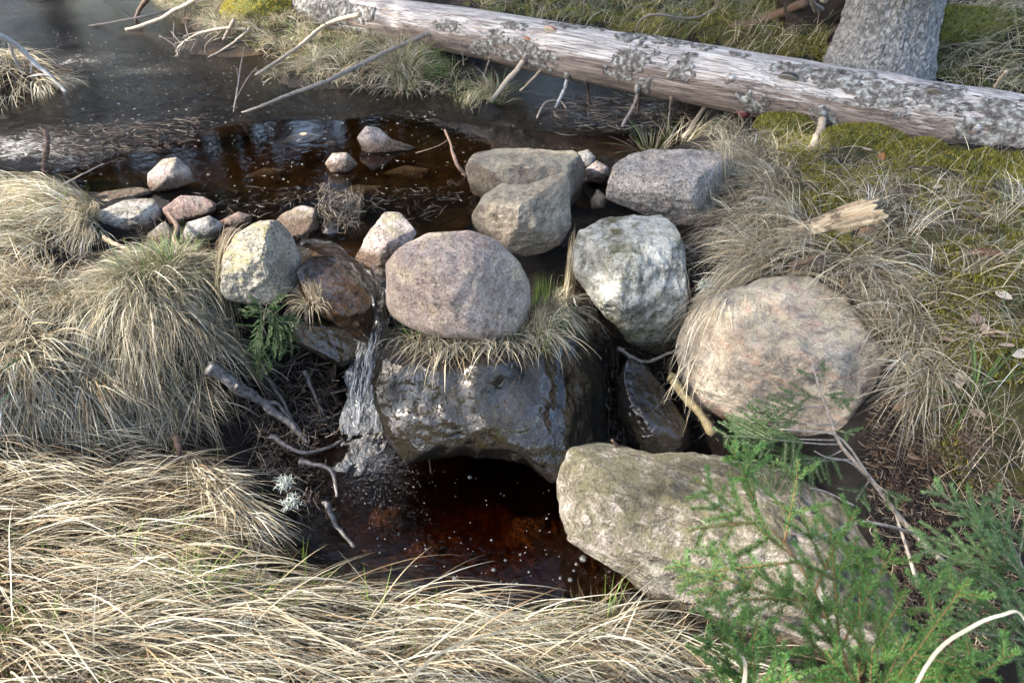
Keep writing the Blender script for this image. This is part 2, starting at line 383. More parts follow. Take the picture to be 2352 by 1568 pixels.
t = NT('lichened_bark'); o = t.obj()
vo = t.n('ShaderNodeTexVoronoi'); vo.inputs['Scale'].default_value = 42; t.l(o, vo.inputs['Vector'])
bn = t.noise(o, 30, 8, 0.7)
col = t.ramp(bn, [(0.36, (0.03, 0.026, 0.024)), (0.50, (0.12, 0.11, 0.10)), (0.64, (0.36, 0.38, 0.355))])
M['bark'] = t.done(t.princ(col, 0.9, t.bump(t.math('ADD', bn, vo.outputs['Distance']), 0.35, 0.006)))

t = NT('spruce_bark'); o = t.obj()
a = t.n('ShaderNodeAttribute'); a.attribute_name = 'plate'
bn = t.noise(o, 45, 8, 0.7)
col = t.ramp(bn, [(0.3, (0.09, 0.083, 0.078)), (0.5, (0.215, 0.21, 0.20)), (0.68, (0.38, 0.385, 0.375))])
at_ = t.n('ShaderNodeAttribute'); at_.attribute_name = 'tone'
col = t.mix(0.8, col, t.ramp(at_.outputs['Fac'], [(0.0, 0.72), (0.5, 0.95), (1.0, 1.18)]), 'MULTIPLY')
col = t.mix(t.ramp(a.outputs['Fac'], [(0.0, 0.15), (0.45, 1.0)]), (0.045, 0.048, 0.044), col)
M['trunk'] = t.done(t.princ(col, 0.92, t.bump(bn, 0.8, 0.012)))
M['crownbark'] = wood_mat('dark_bark', (0.05, 0.035, 0.025), (0.20, 0.14, 0.10), ns=12)
M['sunlitbark'] = wood_mat('sunlit_bark', (0.16, 0.085, 0.045), (0.42, 0.26, 0.14), ns=12)  # warm sunlight on the far trunks put into the bark colour

# ------------------------------------------------------------------ terrain: heights through known points
CP = [ # pixel x, pixel y, height (m above the pond surface)
 # pond bed
 (100,60,-.3),(300,150,-.35),(600,215,-.25),(60,300,-.2),(200,330,-.22),(480,300,-.22),(520,360,-.22),(800,380,-.2),(1000,310,-.22),(1000,410,-.14),(1180,300,-.22),
 (1400,270,-.22),(1520,255,-.2),(1290,215,-.2),(1460,320,-.2),(650,420,-.12),(250,405,-.09),(900,300,-.25),(420,130,-.2),(280,30,-.3),(1530,330,-.12),
 # upper shores and the bank below the fallen trunk
 (360,30,.02),(430,72,.02),(560,128,.02),(650,182,.02),(760,196,.02),(880,222,.02),(980,246,.01),(1100,268,.0),(1190,262,.0),(1215,225,-.02),
 (470,10,.15),(590,20,.22),(560,70,.14),(700,70,.12),(760,130,.12),(900,150,.13),(1000,180,.08),(1120,225,.05),(880,90,.12),(1050,140,.1),
 (0,130,.12),(60,160,.12),(130,215,.03),(40,250,.03),(-150,180,.2),(160,225,-.1),
 # behind the fallen trunk
 (1150,20,.15),(700,20,.0),(800,45,.02),(950,70,.04),(1350,60,.2),(1600,70,.3),(1800,120,.3),(1500,10,.3),(1850,30,.45),(2010,165,.33),(2200,140,.42),(2330,180,.4),(2330,60,.6),(2150,20,.6),(1250,130,.0),(1400,180,-.1),(1600,190,.02),(1700,200,.15),
 # right bank
 (1585,315,.0),(1640,290,.06),(1720,300,.14),(1850,320,.17),(2000,340,.2),(2200,370,.22),(2345,400,.25),(1700,400,.12),(1900,420,.22),(2100,470,.27),(2330,560,.3),
 (1690,480,.1),(1900,560,.2),(2100,620,.22),(1740,560,.12),(1680,600,.03),(1640,660,-.06),(1590,600,-.1),(1600,720,-.2),(1830,640,.13),(2080,760,.12),(2300,800,.18),(2090,900,.0),(2220,930,.04),(2340,1000,.03),
 (2060,1040,-.16),(2200,1080,-.1),(2010,1130,-.3),(2340,1180,-.12),(2230,1300,-.33),(2100,1300,-.42),(2340,1450,-.3),(2050,1480,-.5),(1850,1520,-.6),(2200,1560,-.45),(1720,1500,-.58),(2000,700,.1),
 # the dam
 (300,440,-.03),(420,470,-.02),(560,470,-.04),(700,455,-.05),(850,462,-.03),(980,462,-.02),(600,560,-.08),(700,540,-.04),(790,545,-.05),(1040,520,-.06),(960,600,-.12),(1250,590,-.12),(1330,500,-.05),(1370,455,-.03),(1500,500,-.03),(1050,600,-.12),(450,550,-.06),
 # left side: straw bank, little leak, hanging tussock
 (100,460,.06),(40,500,.08),(200,500,.08),(60,570,.06),(185,560,.06),(30,650,.05),(130,640,.02),(240,615,-.12),(300,600,-.10),(190,640,-.10),(-100,560,.07),(320,640,-.03),
 (400,590,.05),(400,630,.05),(330,670,.03),(470,650,.0),(250,690,.02),(150,700,.03),(50,720,.05),(400,720,-.02),(300,730,-.02),(480,720,-.06),(140,750,-.08),(240,770,-.12),
 (400,820,-.2),(300,830,-.2),(350,930,-.36),(240,900,-.30),(440,940,-.46),(520,800,-.30),(530,900,-.52),(600,960,-.58),(640,1050,-.64),(540,720,-.2),(590,760,-.35),(640,800,-.45),
 (50,800,-.1),(110,880,-.22),(40,960,-.28),(200,990,-.37),(350,1040,-.44),(440,1060,-.47),(500,1080,-.52),(620,1080,-.62),
 # near bank
 (100,1120,-.34),(300,1140,-.4),(480,1140,-.42),(560,1160,-.47),(660,1150,-.6),(640,1220,-.53),(700,1230,-.63),(200,1240,-.32),(400,1270,-.33),(600,1290,-.42),(790,1325,-.56),(930,1360,-.55),(1090,1405,-.56),(1250,1400,-.56),(1340,1385,-.55),(1480,1430,-.52),(1600,1490,-.52),
 (0,1300,-.25),(100,1400,-.22),(400,1430,-.2),(700,1420,-.26),(1000,1460,-.34),(1250,1470,-.38),(1600,1560,-.42),(300,1560,-.12),(900,1560,-.18),(1350,1560,-.26),
 # pool bed and the falls
 (900,1110,-.74),(1000,1200,-.8),(1150,1230,-.78),(1100,1090,-.75),(1000,1060,-.72),(850,1180,-.72),(960,1270,-.72),(1180,1320,-.72),(790,1090,-.66),(790,1180,-.65),(740,1060,-.68),(735,1150,-.68),(760,1230,-.67),(880,1300,-.66),(1060,1350,-.64),(1250,1360,-.66),(1400,1300,-.7),(1600,1300,-.7),(1800,1300,-.65),
 (830,1000,-.68),(800,900,-.54),(850,800,-.34),(870,690,-.18),(720,950,-.58),(760,860,-.5),(700,800,-.4),(760,680,-.2),
 (1340,720,-.25),(1400,800,-.36),(1410,900,-.52),(1420,1040,-.64),(1500,900,-.5),(1600,900,-.38),(1630,1000,-.45),(1540,1060,-.6),(1700,1050,-.5),(1850,1050,-.4),
]
cp = np.array([at(*c) for c in CP])
anchor = np.array([(-4.2,4.5,-.2),(-5.5,6.5,-.25),(-8,5,.35),(-3.2,2.6,.15),(-2.2,1.0,.02),(-3.2,1.4,.2),(-1.2,.3,.0),(0,.3,-.02),(1.2,.4,-.2),(2.6,.5,-.3),(3.2,2,.1),(4,4,.45),(5.5,7,.9),(3,8,.8),
  (-6,10,-.35),(-8,14,-.4),(-11,18,-.35),(-4.2,10,.1),(-3.4,13,.4),(0,10,.5),(-14,10,.4),(-12,5,.5),(7,3,.5),(7,0,.2),(0,-3,.1),(-5,-2,.3),(5,-3,.1),(4,14,.9),(-8,22,.5),(-16,18,.5),(12,10,1.2),(-1.6,14,.5),(2,18,.8),(-20,0,.8),(20,0,.6),(0,-15,.5),(0,35,1.2),(-25,30,1.2),(25,30,1.4)])
KN = np.vstack([cp, anchor])
def _ker(r): return -r
d = np.linalg.norm(KN[:, None, :2] - KN[None, :, :2], axis=2)
A = np.zeros((len(KN) + 1, len(KN) + 1)); A[:-1, :-1] = _ker(d) + np.eye(len(KN)) * 0.015; A[-1, :-1] = 1; A[:-1, -1] = 1
wgt = np.linalg.solve(A, np.append(KN[:, 2], 0))
def H_exact(X, Y):
    sh = X.shape; X = X.ravel(); Y = Y.ravel(); out = np.zeros(len(X))
    for s in range(0, len(X), 20000):
        e = slice(s, s + 20000); r = np.sqrt((X[e, None] - KN[None, :, 0]) ** 2 + (Y[e, None] - KN[None, :, 1]) ** 2)
        out[e] = -r @ wgt[:-1] + wgt[-1]
    p = np.stack([X, Y, np.zeros_like(X)], 1)
    near = np.clip((14 - np.hypot(X, Y)) / 8, 0, 1)
    out += 0.022 * fbm(p * 7, 3) + 0.010 * fbm(p * 26, 2) * near
    return out.reshape(sh)
# fast lookup grid
GX0, GX1, GY0, GY1, GS = -7.0, 6.0, 0.0, 13.0, 0.02
gxs = np.arange(GX0, GX1, GS); gys = np.arange(GY0, GY1, GS)
HG = H_exact(*np.meshgrid(gxs, gys, indexing='ij'))
def look(G, X, Y):
    fx = np.clip((X - GX0) / GS, 0, G.shape[0] - 1.001); fy = np.clip((Y - GY0) / GS, 0, G.shape[1] - 1.001)
    i = fx.astype(int); j = fy.astype(int); u = fx - i; v = fy - j
    return G[i, j] * (1 - u) * (1 - v) + G[i + 1, j] * u * (1 - v) + G[i, j + 1] * (1 - u) * v + G[i + 1, j + 1] * u * v
def Hh(X, Y): return look(HG, np.asarray(X, float), np.asarray(Y, float))

def hit(px, py, G=None):
    r = ray(px, py); tt = np.arange(0.6, 16, 0.01); P = CAM + tt[:, None] * r
    b = P[:, 2] < look(HG if G is None else G, P[:, 0], P[:, 1]); k = np.argmax(b) if b.any() else len(tt) - 1
    return P[k]

# moss weight of the ground, by place
def poly_px(poly, z=None):
    return np.array([hit(*p)[:2] if z is None else at(p[0], p[1], z)[:2] for p in poly])
def inpoly(X, Y, poly):
    c = np.zeros(X.shape, bool); n = len(poly)
    for i in range(n):
        x1, y1 = poly[i]; x2, y2 = poly[(i + 1) % n]
        if y1 == y2: continue
        c ^= ((y1 > Y) != (y2 > Y)) & (X < (x2 - x1) * (Y - y1) / (y2 - y1) + x1)
    return c
MOSSP = [([(1700,330),(1900,290),(2100,320),(2400,365),(2400,1150),(2200,1150),(2100,1000),(2080,820),(1960,640),(1720,560)], 0.62),
         ([(1050,0),(1900,0),(1900,150),(1500,90),(1100,30)], 0.6), ([(2120,40),(2352,0),(2352,220),(2120,180)], 0.5),
         ([(400,0),(900,0),(1000,200),(700,170),(480,70)], 0.5)]
mossw = [(poly_px(p), w) for p, w in MOSSP]

pond_px = [(-60,430),(130,432),(330,455),(520,482),(640,500),(760,560),(840,600),(900,560),(1000,520),(1100,480),(1340,470),(1420,440),(1580,330),(1660,240),(1500,150),(1250,110)]
pp = [tuple(at(x, y, 0)[:2]) for x, y in pond_px] + [(1.0, 9.0), (-2, 13), (-6, 26), (-17, 26), (-12, 6), (-5.2, 3.4)]
pool_px = [(560,1060),(640,1000),(780,940),(880,960),(960,1000),(1200,1000),(1400,960),(1480,1020),(1560,1080),(2000,1250),(2100,1500),(1800,1568),(1400,1450),(1000,1400),(700,1330),(580,1200)]
poolw = [tuple(at(x, y, -0.6)[:2]) for x, y in pool_px]
def axis(lo, hi, f0, f1, step, grow=1.13):
    a = list(np.arange(f0, f1, step)); s = step; x = a[-1]
    while x < hi: s *= grow; x += s; a.append(x)
    s = step; x = f0
    while x > lo: s *= grow; x -= s; a.insert(0, x)
    return np.array(a)
ax = axis(-160, 160, -2.4, 2.6, 0.022); ay = axis(-120, 200, 0.75, 4.6, 0.022)
GXX, GYY = np.meshgrid(ax, ay, indexing='ij')
ZZ = H_exact(GXX, GYY); far = np.hypot(GXX, GYY); ZZ = np.where(far > 30, ZZ * np.clip((60 - far) / 30, 0, 1) + 1.2 * np.clip((far - 30) / 30, 0, 1), ZZ)
nx, ny = GXX.shape; idx = np.arange(nx * ny).reshape(nx, ny)
Fq = np.stack([idx[:-1, :-1], idx[1:, :-1], idx[1:, 1:], idx[:-1, 1:]], -1).reshape(-1, 4)
Xf, Yf, Zf = GXX.ravel(), GYY.ravel(), ZZ.ravel()
mw = np.where(far.ravel() > 9, 0.55, 0.05)
for P_, w_ in mossw: mw = np.where(inpoly(Xf, Yf, P_), w_, mw)
wetw = np.clip((-Zf - 0.28) * 5, 0, 1) * (Xf > -1.0) + ((Zf < 0.03) & (Yf > 3.0)) * 0.7
tag(mesh_np('ground', np.stack([Xf, Yf, Zf], 1), Fq, M['ground'], attr={'moss': mw, 'silt': np.clip(inpoly(Xf, Yf, pp) * np.clip((-Zf - .015) * 16, 0, 1) + inpoly(Xf, Yf, poolw) * (Zf < -.62) * .4, 0, 1), 'wetness': np.clip(wetw, 0, 1)}), 'dark peat and mossy forest floor sloping into the stream', kind='structure')

# ------------------------------------------------------------------ water
def slab(name, poly, ztop, zbot, mat, label, zfun=None):
    """closed body of water: flat top, vertical sides, flat bottom"""
    poly = np.asarray(poly); n = len(poly)
    bm = bmesh.new()
    tv = [bm.verts.new((x, y, ztop)) for x, y in poly]; bv = [bm.verts.new((x, y, zbot)) for x, y in poly]
    bm.faces.new(tv); bm.faces.new(bv[::-1])
    for i in range(n): bm.faces.new((tv[i], bv[i], bv[(i + 1) % n], tv[(i + 1) % n]))
    bmesh.ops.recalc_face_normals(bm, faces=bm.faces)
    me = bpy.data.meshes.new(name); bm.to_mesh(me); bm.free(); me.materials.append(mat)
    o = bpy.data.objects.new(name, me); COL.objects.link(o)
    return tag(o, label, kind='structure')
slab('pond_water', pp, 0.0, -1.4, M['pond'], 'brown peaty pond water held behind the stone dam')
leak = [tuple(at(x, y, -0.055)[:2]) for x, y in [(130,650),(190,590),(270,560),(345,560),(420,560),(520,590),(520,680),(430,650),(330,660),(230,680)]]
slab('leak_water', leak, -0.055, -0.5, M['pond'], 'thin brown trickle leaking past the left end of the dam')
slab('pool_water', [tuple(at(x, y, -0.6)[:2]) for x, y in pool_px], -0.6, -1.5, M['pool'], 'dark brown pool below the stone dam')

# ice sheet: far part of the pond
ice_px = [(-80,425),(60,418),(170,392),(300,350),(430,318),(520,290),(640,278),(760,275),(880,268),(980,282),(1080,292),(1180,300),(1300,308),(1420,312),(1530,318),(1600,300),(1660,240),(1500,150),(1250,110)]
ip = np.array([tuple(at(x, y, 0)[:2]) for x, y in ice_px] + [(1.0, 9.0), (-2, 13), (-6, 26), (-17, 26), (-12, 6), (-5.2, 3.4)])
ixs = axis(-17, 3, -4.2, 1.6, 0.018, 1.15); iys = axis(3.3, 26, 3.5, 6.0, 0.018, 1.12); IX, IY = np.meshgrid(ixs, iys, indexing='ij')
jit = 0.06 * fbm(np.stack([IX.ravel() * 6, IY.ravel() * 6, 0 * IX.ravel()], 1), 3).reshape(IX.shape)
ins = inpoly(IX + jit, IY + jit, ip); ii = np.arange(IX.size).reshape(IX.shape)
Q = np.stack([ii[:-1, :-1], ii[1:, :-1], ii[1:, 1:], ii[:-1, 1:]], -1); ok = ins[:-1, :-1] & ins[1:, :-1] & ins[1:, 1:] & ins[:-1, 1:]
fr_pts = [(40,340,.6,.80),(140,370,.45,.74),(250,300,.4,.55),(170,140,.6,.62),(330,165,.5,.55),(60,20,1.2,.5),(1480,250,.35,.75),(1300,260,.4,.55),(700,230,.8,.3)]  # frosty patches, in part sky reflection painted white on the ice
frost_glare = np.full(IX.size, 0.30)
for x, y, r, v in fr_pts:
    c = at(x, y, 0); frost_glare = np.maximum(frost_glare, v * np.exp(-(((IX.ravel() - c[0]) / r) ** 2 + ((IY.ravel() - c[1]) / (r * 0.8)) ** 2)))
iV = np.stack([IX.ravel(), IY.ravel(), np.full(IX.size, 0.0012)], 1); used = np.unique(Q[ok]); rem = np.full(IX.size, -1); rem[used] = np.arange(len(used))
tag(mesh_np('ice_sheet', iV[used], rem[Q[ok]], M['ice'], attr={'frost_glare': frost_glare[used]}), 'thin frosted ice film over the far pond water', kind='structure')

# ------------------------------------------------------------------ rocks
_ico = {}
def ico(s):
    if s not in _ico:
        bm = bmesh.new(); bmesh.ops.create_icosphere(bm, subdivisions=s, radius=1)
        _ico[s] = (np.array([v.co[:] for v in bm.verts]), np.array([[v.index for v in f.verts] for f in bm.faces])); bm.free()
    return _ico[s]

HD = HG.copy()      # ground plus stones, for grass to drape over
def raster(V):
    i = ((V[:, 0] - GX0) / GS + .5).astype(int); j = ((V[:, 1] - GY0) / GS + .5).astype(int)
    ok = (i >= 0) & (j >= 0) & (i < HD.shape[0]) & (j < HD.shape[1])
    np.maximum.at(HD, (i[ok], j[ok]), V[ok, 2])

ROCKS = {}; HDN = [None]
def rock(name, poly, zc, thick, mat, label, cat='stone', group=None, sub=5, p=2.6, amp=0.045, planes=(), seed=1, ridge=0.02, center=None, parent=None, push=0.0, soft=0.022, amp2=0.03):
    """a stone of real depth: its outline as seen from the front, `thick` = half depth in metres, planes = flat faces (right, up, towards, distance)"""
    poly = np.array(poly, float)
    c = np.array(center, float) if center else np.array([(poly[:, 0].min() + poly[:, 0].max()) / 2, (poly[:, 1].min() + poly[:, 1].max()) / 2])
    C = at(c[0], c[1], zc); C = C + ray(*c) * push
    dep = (C - CAM) @ FWD; k = dep / FPX
    rel = (poly - c) * [k, -k]
    # dense outline -> radius by angle
    n = len(rel); dens = np.vstack([rel[i] + (rel[(i + 1) % n] - rel[i]) * np.linspace(0, 1, 24, endpoint=False)[:, None] for i in range(n)])
    th = np.arctan2(dens[:, 1], dens[:, 0]); r = np.hypot(dens[:, 0], dens[:, 1]); o_ = np.argsort(th); th = th[o_]; r = r[o_]
    tg = np.linspace(-np.pi, np.pi, 181); rg = np.interp(tg, np.r_[th - 2 * np.pi, th, th + 2 * np.pi], np.r_[r, r, r])
    rg = (np.roll(rg[:-1], 1) + 2 * rg[:-1] + np.roll(rg[:-1], -1)) / 4; rg = np.r_[rg, rg[0]]
    U, F = ico(sub); u, v, w = U.T
    R = np.interp(np.arctan2(v, u), tg, rg); rho = np.hypot(u, v)
    e = 2 / p; rh = rho ** e; ww = np.sign(w) * np.abs(w) ** e
    vw = norm(CAM - C); rt = norm(np.cross(np.array([0, 0, 1.0]), vw)); up = np.cross(vw, rt)
    L = np.stack([R * rh * u / np.maximum(rho, 1e-6), R * rh * v / np.maximum(rho, 1e-6), thick * ww], 1)
    size = float(np.mean(rg))
    for (a, b, cc, dd) in planes:
        nn = norm(np.array([a, b, cc], float)); ex = L @ nn - dd * size; kk = soft * size
        L = L - (np.logaddexp(0, ex / kk) * kk * 0.9)[:, None] * nn
    q = L / size + seed * 7.7
    rad = norm(L)
    disp = amp * fbm(q * 1.5, 3) + ridge * (fbm(q * 3.1 + 5, 4, 0.55, True) - 0.3) + 0.014 * fbm(q * 9, 4, 0.6) + amp2 * np.minimum(fbm(q * 2.2 + 31, 3), 0)
    # keep the outline: displace less across the silhouette plane
    L = L + rad * (disp * size)[:, None] * (0.35 + 0.65 * np.abs(ww))[:, None]
    V = C + L[:, :1] * rt + L[:, 1:2] * up + L[:, 2:3] * vw
    o = mesh_np(name, V, F, mat, origin=C, parent=parent)
    if parent is None: tag(o, label, cat, group)
    if label.startswith('rounded pink'): HDN[0] = V
    else: raster(V)
    ROCKS[label] = (C, V)
    return o

PINK = (0.36, 0.27, 0.245); GREY = (0.33, 0.315, 0.295); PALE = (0.50, 0.475, 0.44); DARK = (0.15, 0.135, 0.125)
mr = {}
mr['central'] = rock_mat('rock_pink_granite', (0.32, 0.245, 0.205), (0.53, 0.43, 0.365), (0.53, 0.43, 0.30), 0.7, None, wetline=-0.10, seed=1.0, contrast=1.1, bump=0.9)
mr['back'] = rock_mat('rock_olive_granite', (0.20, 0.165, 0.125), (0.34, 0.285, 0.215), (0.22, 0.16, 0.145), 0.6, (0.38, 0.34, 0.235), 0.5, wetline=0.02, seed=2.0, bump=0.9)
mr['mid'] = rock_mat('rock_grey_olive', (0.21, 0.175, 0.13), (0.38, 0.325, 0.25), (0.15, 0.115, 0.085), 0.55, (0.41, 0.37, 0.27), 0.45, wetline=-0.10, seed=3.0, bump=1.0)
mr['right'] = rock_mat('rock_grey_gneiss', (0.32, 0.285, 0.245), (0.54, 0.485, 0.43), (0.27, 0.235, 0.205), 1.0, None, wetline=-0.1, seed=4.0, contrast=1.1, bump=1.0)
mr['green'] = rock_mat('rock_lichen_white', (0.19, 0.19, 0.14), (0.42, 0.41, 0.35), (0.14, 0.135, 0.08), 0.9, (0.56, 0.56, 0.50), 0.62, wetline=-0.27, seed=5.0, moss=0.30, bump=1.1)
mr['big'] = rock_mat('rock_cream_granite', (0.37, 0.32, 0.235), (0.58, 0.505, 0.40), (0.19, 0.165, 0.155), 0.55, (0.47, 0.41, 0.28), 0.4, wetline=-0.38, seed=6.0, vein=(0.44, 0.31, 0.235), bump=0.9)
mr['low'] = rock_mat('rock_banded_gneiss', (0.12, 0.105, 0.065), (0.28, 0.25, 0.185), (0.48, 0.445, 0.375), 0.7, (0.15, 0.135, 0.07), 0.48, wetline=-0.56, seed=7.0, vein=(0.47, 0.41, 0.355), contrast=1.1, bump=1.2)
mr['wet'] = rock_mat('rock_wet_black', (0.12, 0.105, 0.08), (0.36, 0.32, 0.25), (0.22, 0.20, 0.05), 0.5, None, wet=0.95, seed=8.0, bump=1.3)
mr['wetbrown'] = rock_mat('rock_wet_brown', (0.20, 0.10, 0.04), (0.36, 0.20, 0.085), (0.12, 0.08, 0.03), 0.3, None, wet=0.85, seed=9.0, bump=1.0)
mr['leftdam'] = rock_mat('rock_yellow_lichen', (0.28, 0.25, 0.19), (0.47, 0.43, 0.345), None, 0.9, (0.33, 0.285, 0.13), 0.36, wetline=-0.10, seed=10.0, bump=1.0)
mr['small'] = rock_mat('rock_pale_gneiss', (0.40, 0.37, 0.33), (0.66, 0.625, 0.57), (0.25, 0.195, 0.155), 0.6, None, wetline=-0.03, seed=11.0, vein=(0.23, 0.21, 0.15), bump=1.1)
mr['pinksmall'] = rock_mat('rock_pink_small', (0.38, 0.30, 0.265), (0.58, 0.485, 0.44), (0.28, 0.235, 0.19), 0.65, (0.32, 0.285, 0.17), 0.3, wetline=0.025, seed=12.0, bump=0.9)
mr['red'] = rock_mat('rock_red', (0.24, 0.13, 0.10), (0.38, 0.30, 0.26), (0.33, 0.28, 0.24), 0.5, None, wetline=-0.02, seed=13.0, bump=1.0)
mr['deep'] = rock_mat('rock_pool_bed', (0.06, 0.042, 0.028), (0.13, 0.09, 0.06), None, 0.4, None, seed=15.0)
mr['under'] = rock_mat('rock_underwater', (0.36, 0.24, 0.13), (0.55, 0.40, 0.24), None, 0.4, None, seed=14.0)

BG = 'boulders of the dam'
rock('boulder', [(888,650),(890,600),(930,560),(985,535),(1080,533),(1150,560),(1200,610),(1222,660),(1222,700),(1205,750),(1180,775),(1090,783),(1000,770),(930,745),(895,720),(884,690)], .14, .27, mr['central'],
     'rounded pink granite boulder resting on grass atop the dam', 'boulder', BG, 6, 2.4, .035, [(-.1,.62,.78,.86),(.62,-.1,.77,.84),(-.62,-.2,.76,.86)], 1, soft=.12)
rock('boulder', [(1072,390),(1085,358),(1130,341),(1240,341),(1322,345),(1344,372),(1350,410),(1353,450),(1340,474),(1270,480),(1160,478),(1090,470),(1078,430)], .10, .24, mr['back'],
     'long flat-topped brown boulder at the pond edge', 'boulder', BG, 6, 3.2, .03, [(0,.95,.35,.48),(.0,.0,1,.60),(.9,-.1,.35,1.0),(-.5,-.6,.6,.70)], 2, soft=.02, ridge=.035)
rock('boulder', [(1081,495),(1108,452),(1148,420),(1215,425),(1250,412),(1292,396),(1308,410),(1311,470),(1312,520),(1290,560),(1250,580),(1210,588),(1165,575),(1110,545),(1084,520)], .13, .23, mr['mid'],
     'angular olive grey boulder with a pointed right corner', 'boulder', BG, 6, 2.5, .04, [(-.25,.80,.55,.50),(-.60,-.35,.72,.60),(.50,.0,.86,.62),(.1,-.7,.7,.66)], 3, soft=.012, ridge=.04)
rock('boulder', [(1395,450),(1405,392),(1440,362),(1500,344),(1580,338),(1645,340),(1680,372),(1665,440),(1650,490),(1610,520),(1570,535),(1530,512),(1450,485),(1396,470)], .13, .27, mr['right'],
     'pale speckled grey boulder beside the right grass bank', 'boulder', BG, 6, 2.7, .035, [(.0,.85,.52,.50),(-.15,-.1,.98,.64),(.85,-.05,.5,.74),(-.1,-.75,.66,.52)], 4, soft=.012, ridge=.04)
rock('boulder', [(1300,590),(1320,540),(1370,502),(1440,482),(1500,485),(1532,512),(1560,570),(1572,640),(1576,720),(1556,800),(1520,815),(1480,792),(1420,745),(1370,700),(1318,640)], -.04, .24, mr['green'],
     'whitish lichen covered boulder with a green mossy underside', 'boulder', BG, 6, 2.5, .035, [(-.62,.0,.78,.60),(.42,.12,.90,.62),(-.05,.78,.62,.70),(-.5,-.62,.6,.68),(.3,-.6,.74,.78)], 5, soft=.015, ridge=.05)
rock('boulder', [(1555,865),(1566,788),(1634,706),(1735,652),(1815,633),(1890,660),(1960,722),(2035,780),(2070,860),(2080,950),(2062,990),(1980,1006),(1850,1015),(1750,1012),(1650,990),(1590,945)], -.14, .36, mr['big'],
     'largest cream and pink boulder set into the right bank', 'boulder', BG, 6, 2.5, .025, [(-.1,.62,.78,.66),(.62,-.2,.76,.80),(-.6,-.25,.76,.80),(.0,-.66,.75,.60)], 6, soft=.03, ridge=.035)
rock('boulder', [(1256,1180),(1266,1130),(1296,1104),(1370,1095),(1450,1090),(1540,1062),(1640,1040),(1800,1042),(1930,1058),(1976,1100),(1988,1160),(2040,1260),(2072,1335),(2050,1400),(1960,1450),(1850,1440),(1700,1430),(1560,1412),(1420,1365),(1320,1343),(1298,1304),(1270,1243)], -.46, .42, mr['low'],
     'broad banded grey boulder in front of the dark pool', 'boulder', BG, 6, 2.9, .04, [(-.04,.86,.5,.46),(.45,.7,.55,.60),(-.62,.0,.78,1.05),(-.1,-.05,.99,.66),(.05,-.72,.69,.58)], 7, ridge=.06, soft=.03)
rock('boulder', [(868,930),(872,860),(885,800),(940,765),(1060,760),(1200,740),(1225,650),(1240,605),(1290,605),(1335,690),(1375,785),(1402,880),(1408,970),(1392,1085),(1320,1120),(1262,1112),(1205,1060),(1080,1043),(975,1048),(940,1058),(890,1000)], -.30, .30, mr['wet'],
     'dark wet boulder overhanging the pool under the pink boulder', 'boulder', BG, 6, 3.4, .04, [(0,.9,.43,.60),(-.25,-.05,.96,.80),(.3,.0,.95,.76),(.80,.1,.6,.80)], 8, ridge=.03, soft=.04, amp2=.05, center=(1130,920))
rock('boulder', [(500,650),(520,582),(560,532),(610,511),(660,516),(684,560),(693,610),(686,650),(652,682),(600,706),(552,692),(512,672)], .04, .19, mr['leftdam'],
     'sunlit boulder with a yellow lichen cap beside small spruce', 'boulder', BG, 6, 2.5, .035, [(-.35,.5,.8,.70),(.75,-.05,.65,.58),(-.2,-.3,.93,.74)], 9, soft=.015, ridge=.035)
rock('boulder', [(812,590),(850,532),(890,489),(928,490),(960,540),(940,570),(915,600),(896,636),(850,625)], .06, .15, mr['pinksmall'],
     'pointed grey pink stone left of the central boulder', 'stone', BG, 5, 2.6, .05, [(.1,.62,.78,.56),(-.62,-.15,.77,.56),(.5,-.3,.8,.6),(.1,-.5,.86,.64)], 10, soft=.01, ridge=.04)
rock('boulder', [(695,610),(730,580),(800,585),(850,620),(872,670),(860,740),(838,800),(800,780),(750,730),(700,690)], -.13, .16, mr['wetbrown'],
     'brown wet rock with stream water sliding over it', 'boulder', BG, 6, 2.7, .04, [(.2,.6,.77,.55)], 11)
rock('boulder', [(668,740),(695,713),(745,735),(800,760),(838,790),(826,832),(775,852),(728,815),(685,780)], -.30, .13, mr['wet'],
     'small wet grey rock left of the waterfall', 'boulder', BG, 5, 2.7, .05, [(.2,.3,.9,.6)], 12)
rock('boulder', [(1408,880),(1425,830),(1465,842),(1530,900),(1582,960),(1602,1020),(1562,1052),(1500,1064),(1450,1012),(1420,950)], -.42, .17, mr['wet'],
     'dripping dark rock wedged in the right hand gap', 'boulder', BG, 6, 2.7, .05, [(.3,.5,.8,.7)], 13, ridge=.015)

PG = 'stones standing in the pond'
rock('stone', [(338,418),(345,392),(385,366),(415,365),(434,393),(441,428),(395,440),(345,436)], .05, .09, mr['pinksmall'], 'domed pinkish stone in shallow water near left bank', 'stone', PG, 5, 2.5, .04, [(-.5,.5,.7,.7)], 20)
rock('stone', [(822,312),(845,288),(872,293),(900,320),(962,345),(900,356),(835,356)], .04, .09, mr['pinksmall'], 'wedge shaped pale stone standing out of the pond', 'stone', PG, 5, 2.5, .03, [(.3,.5,.8,.5)], 21)
rock('stone', [(747,372),(768,351),(800,352),(822,380),(795,402),(760,398)], .02, .08, mr['pinksmall'], 'small round speckled stone half sunk in the pond', 'stone', PG, 4, 2.4, .04, [], 22)
SG = 'small stones along the left dam'
rock('stone', [(178,452),(250,436),(320,440),(352,458),(300,470),(200,470)], .0, .09, mr['pinksmall'], 'flat pinkish slab at the water line', 'stone', SG, 5, 3, .03, [(0,.9,.4,.45)], 23)
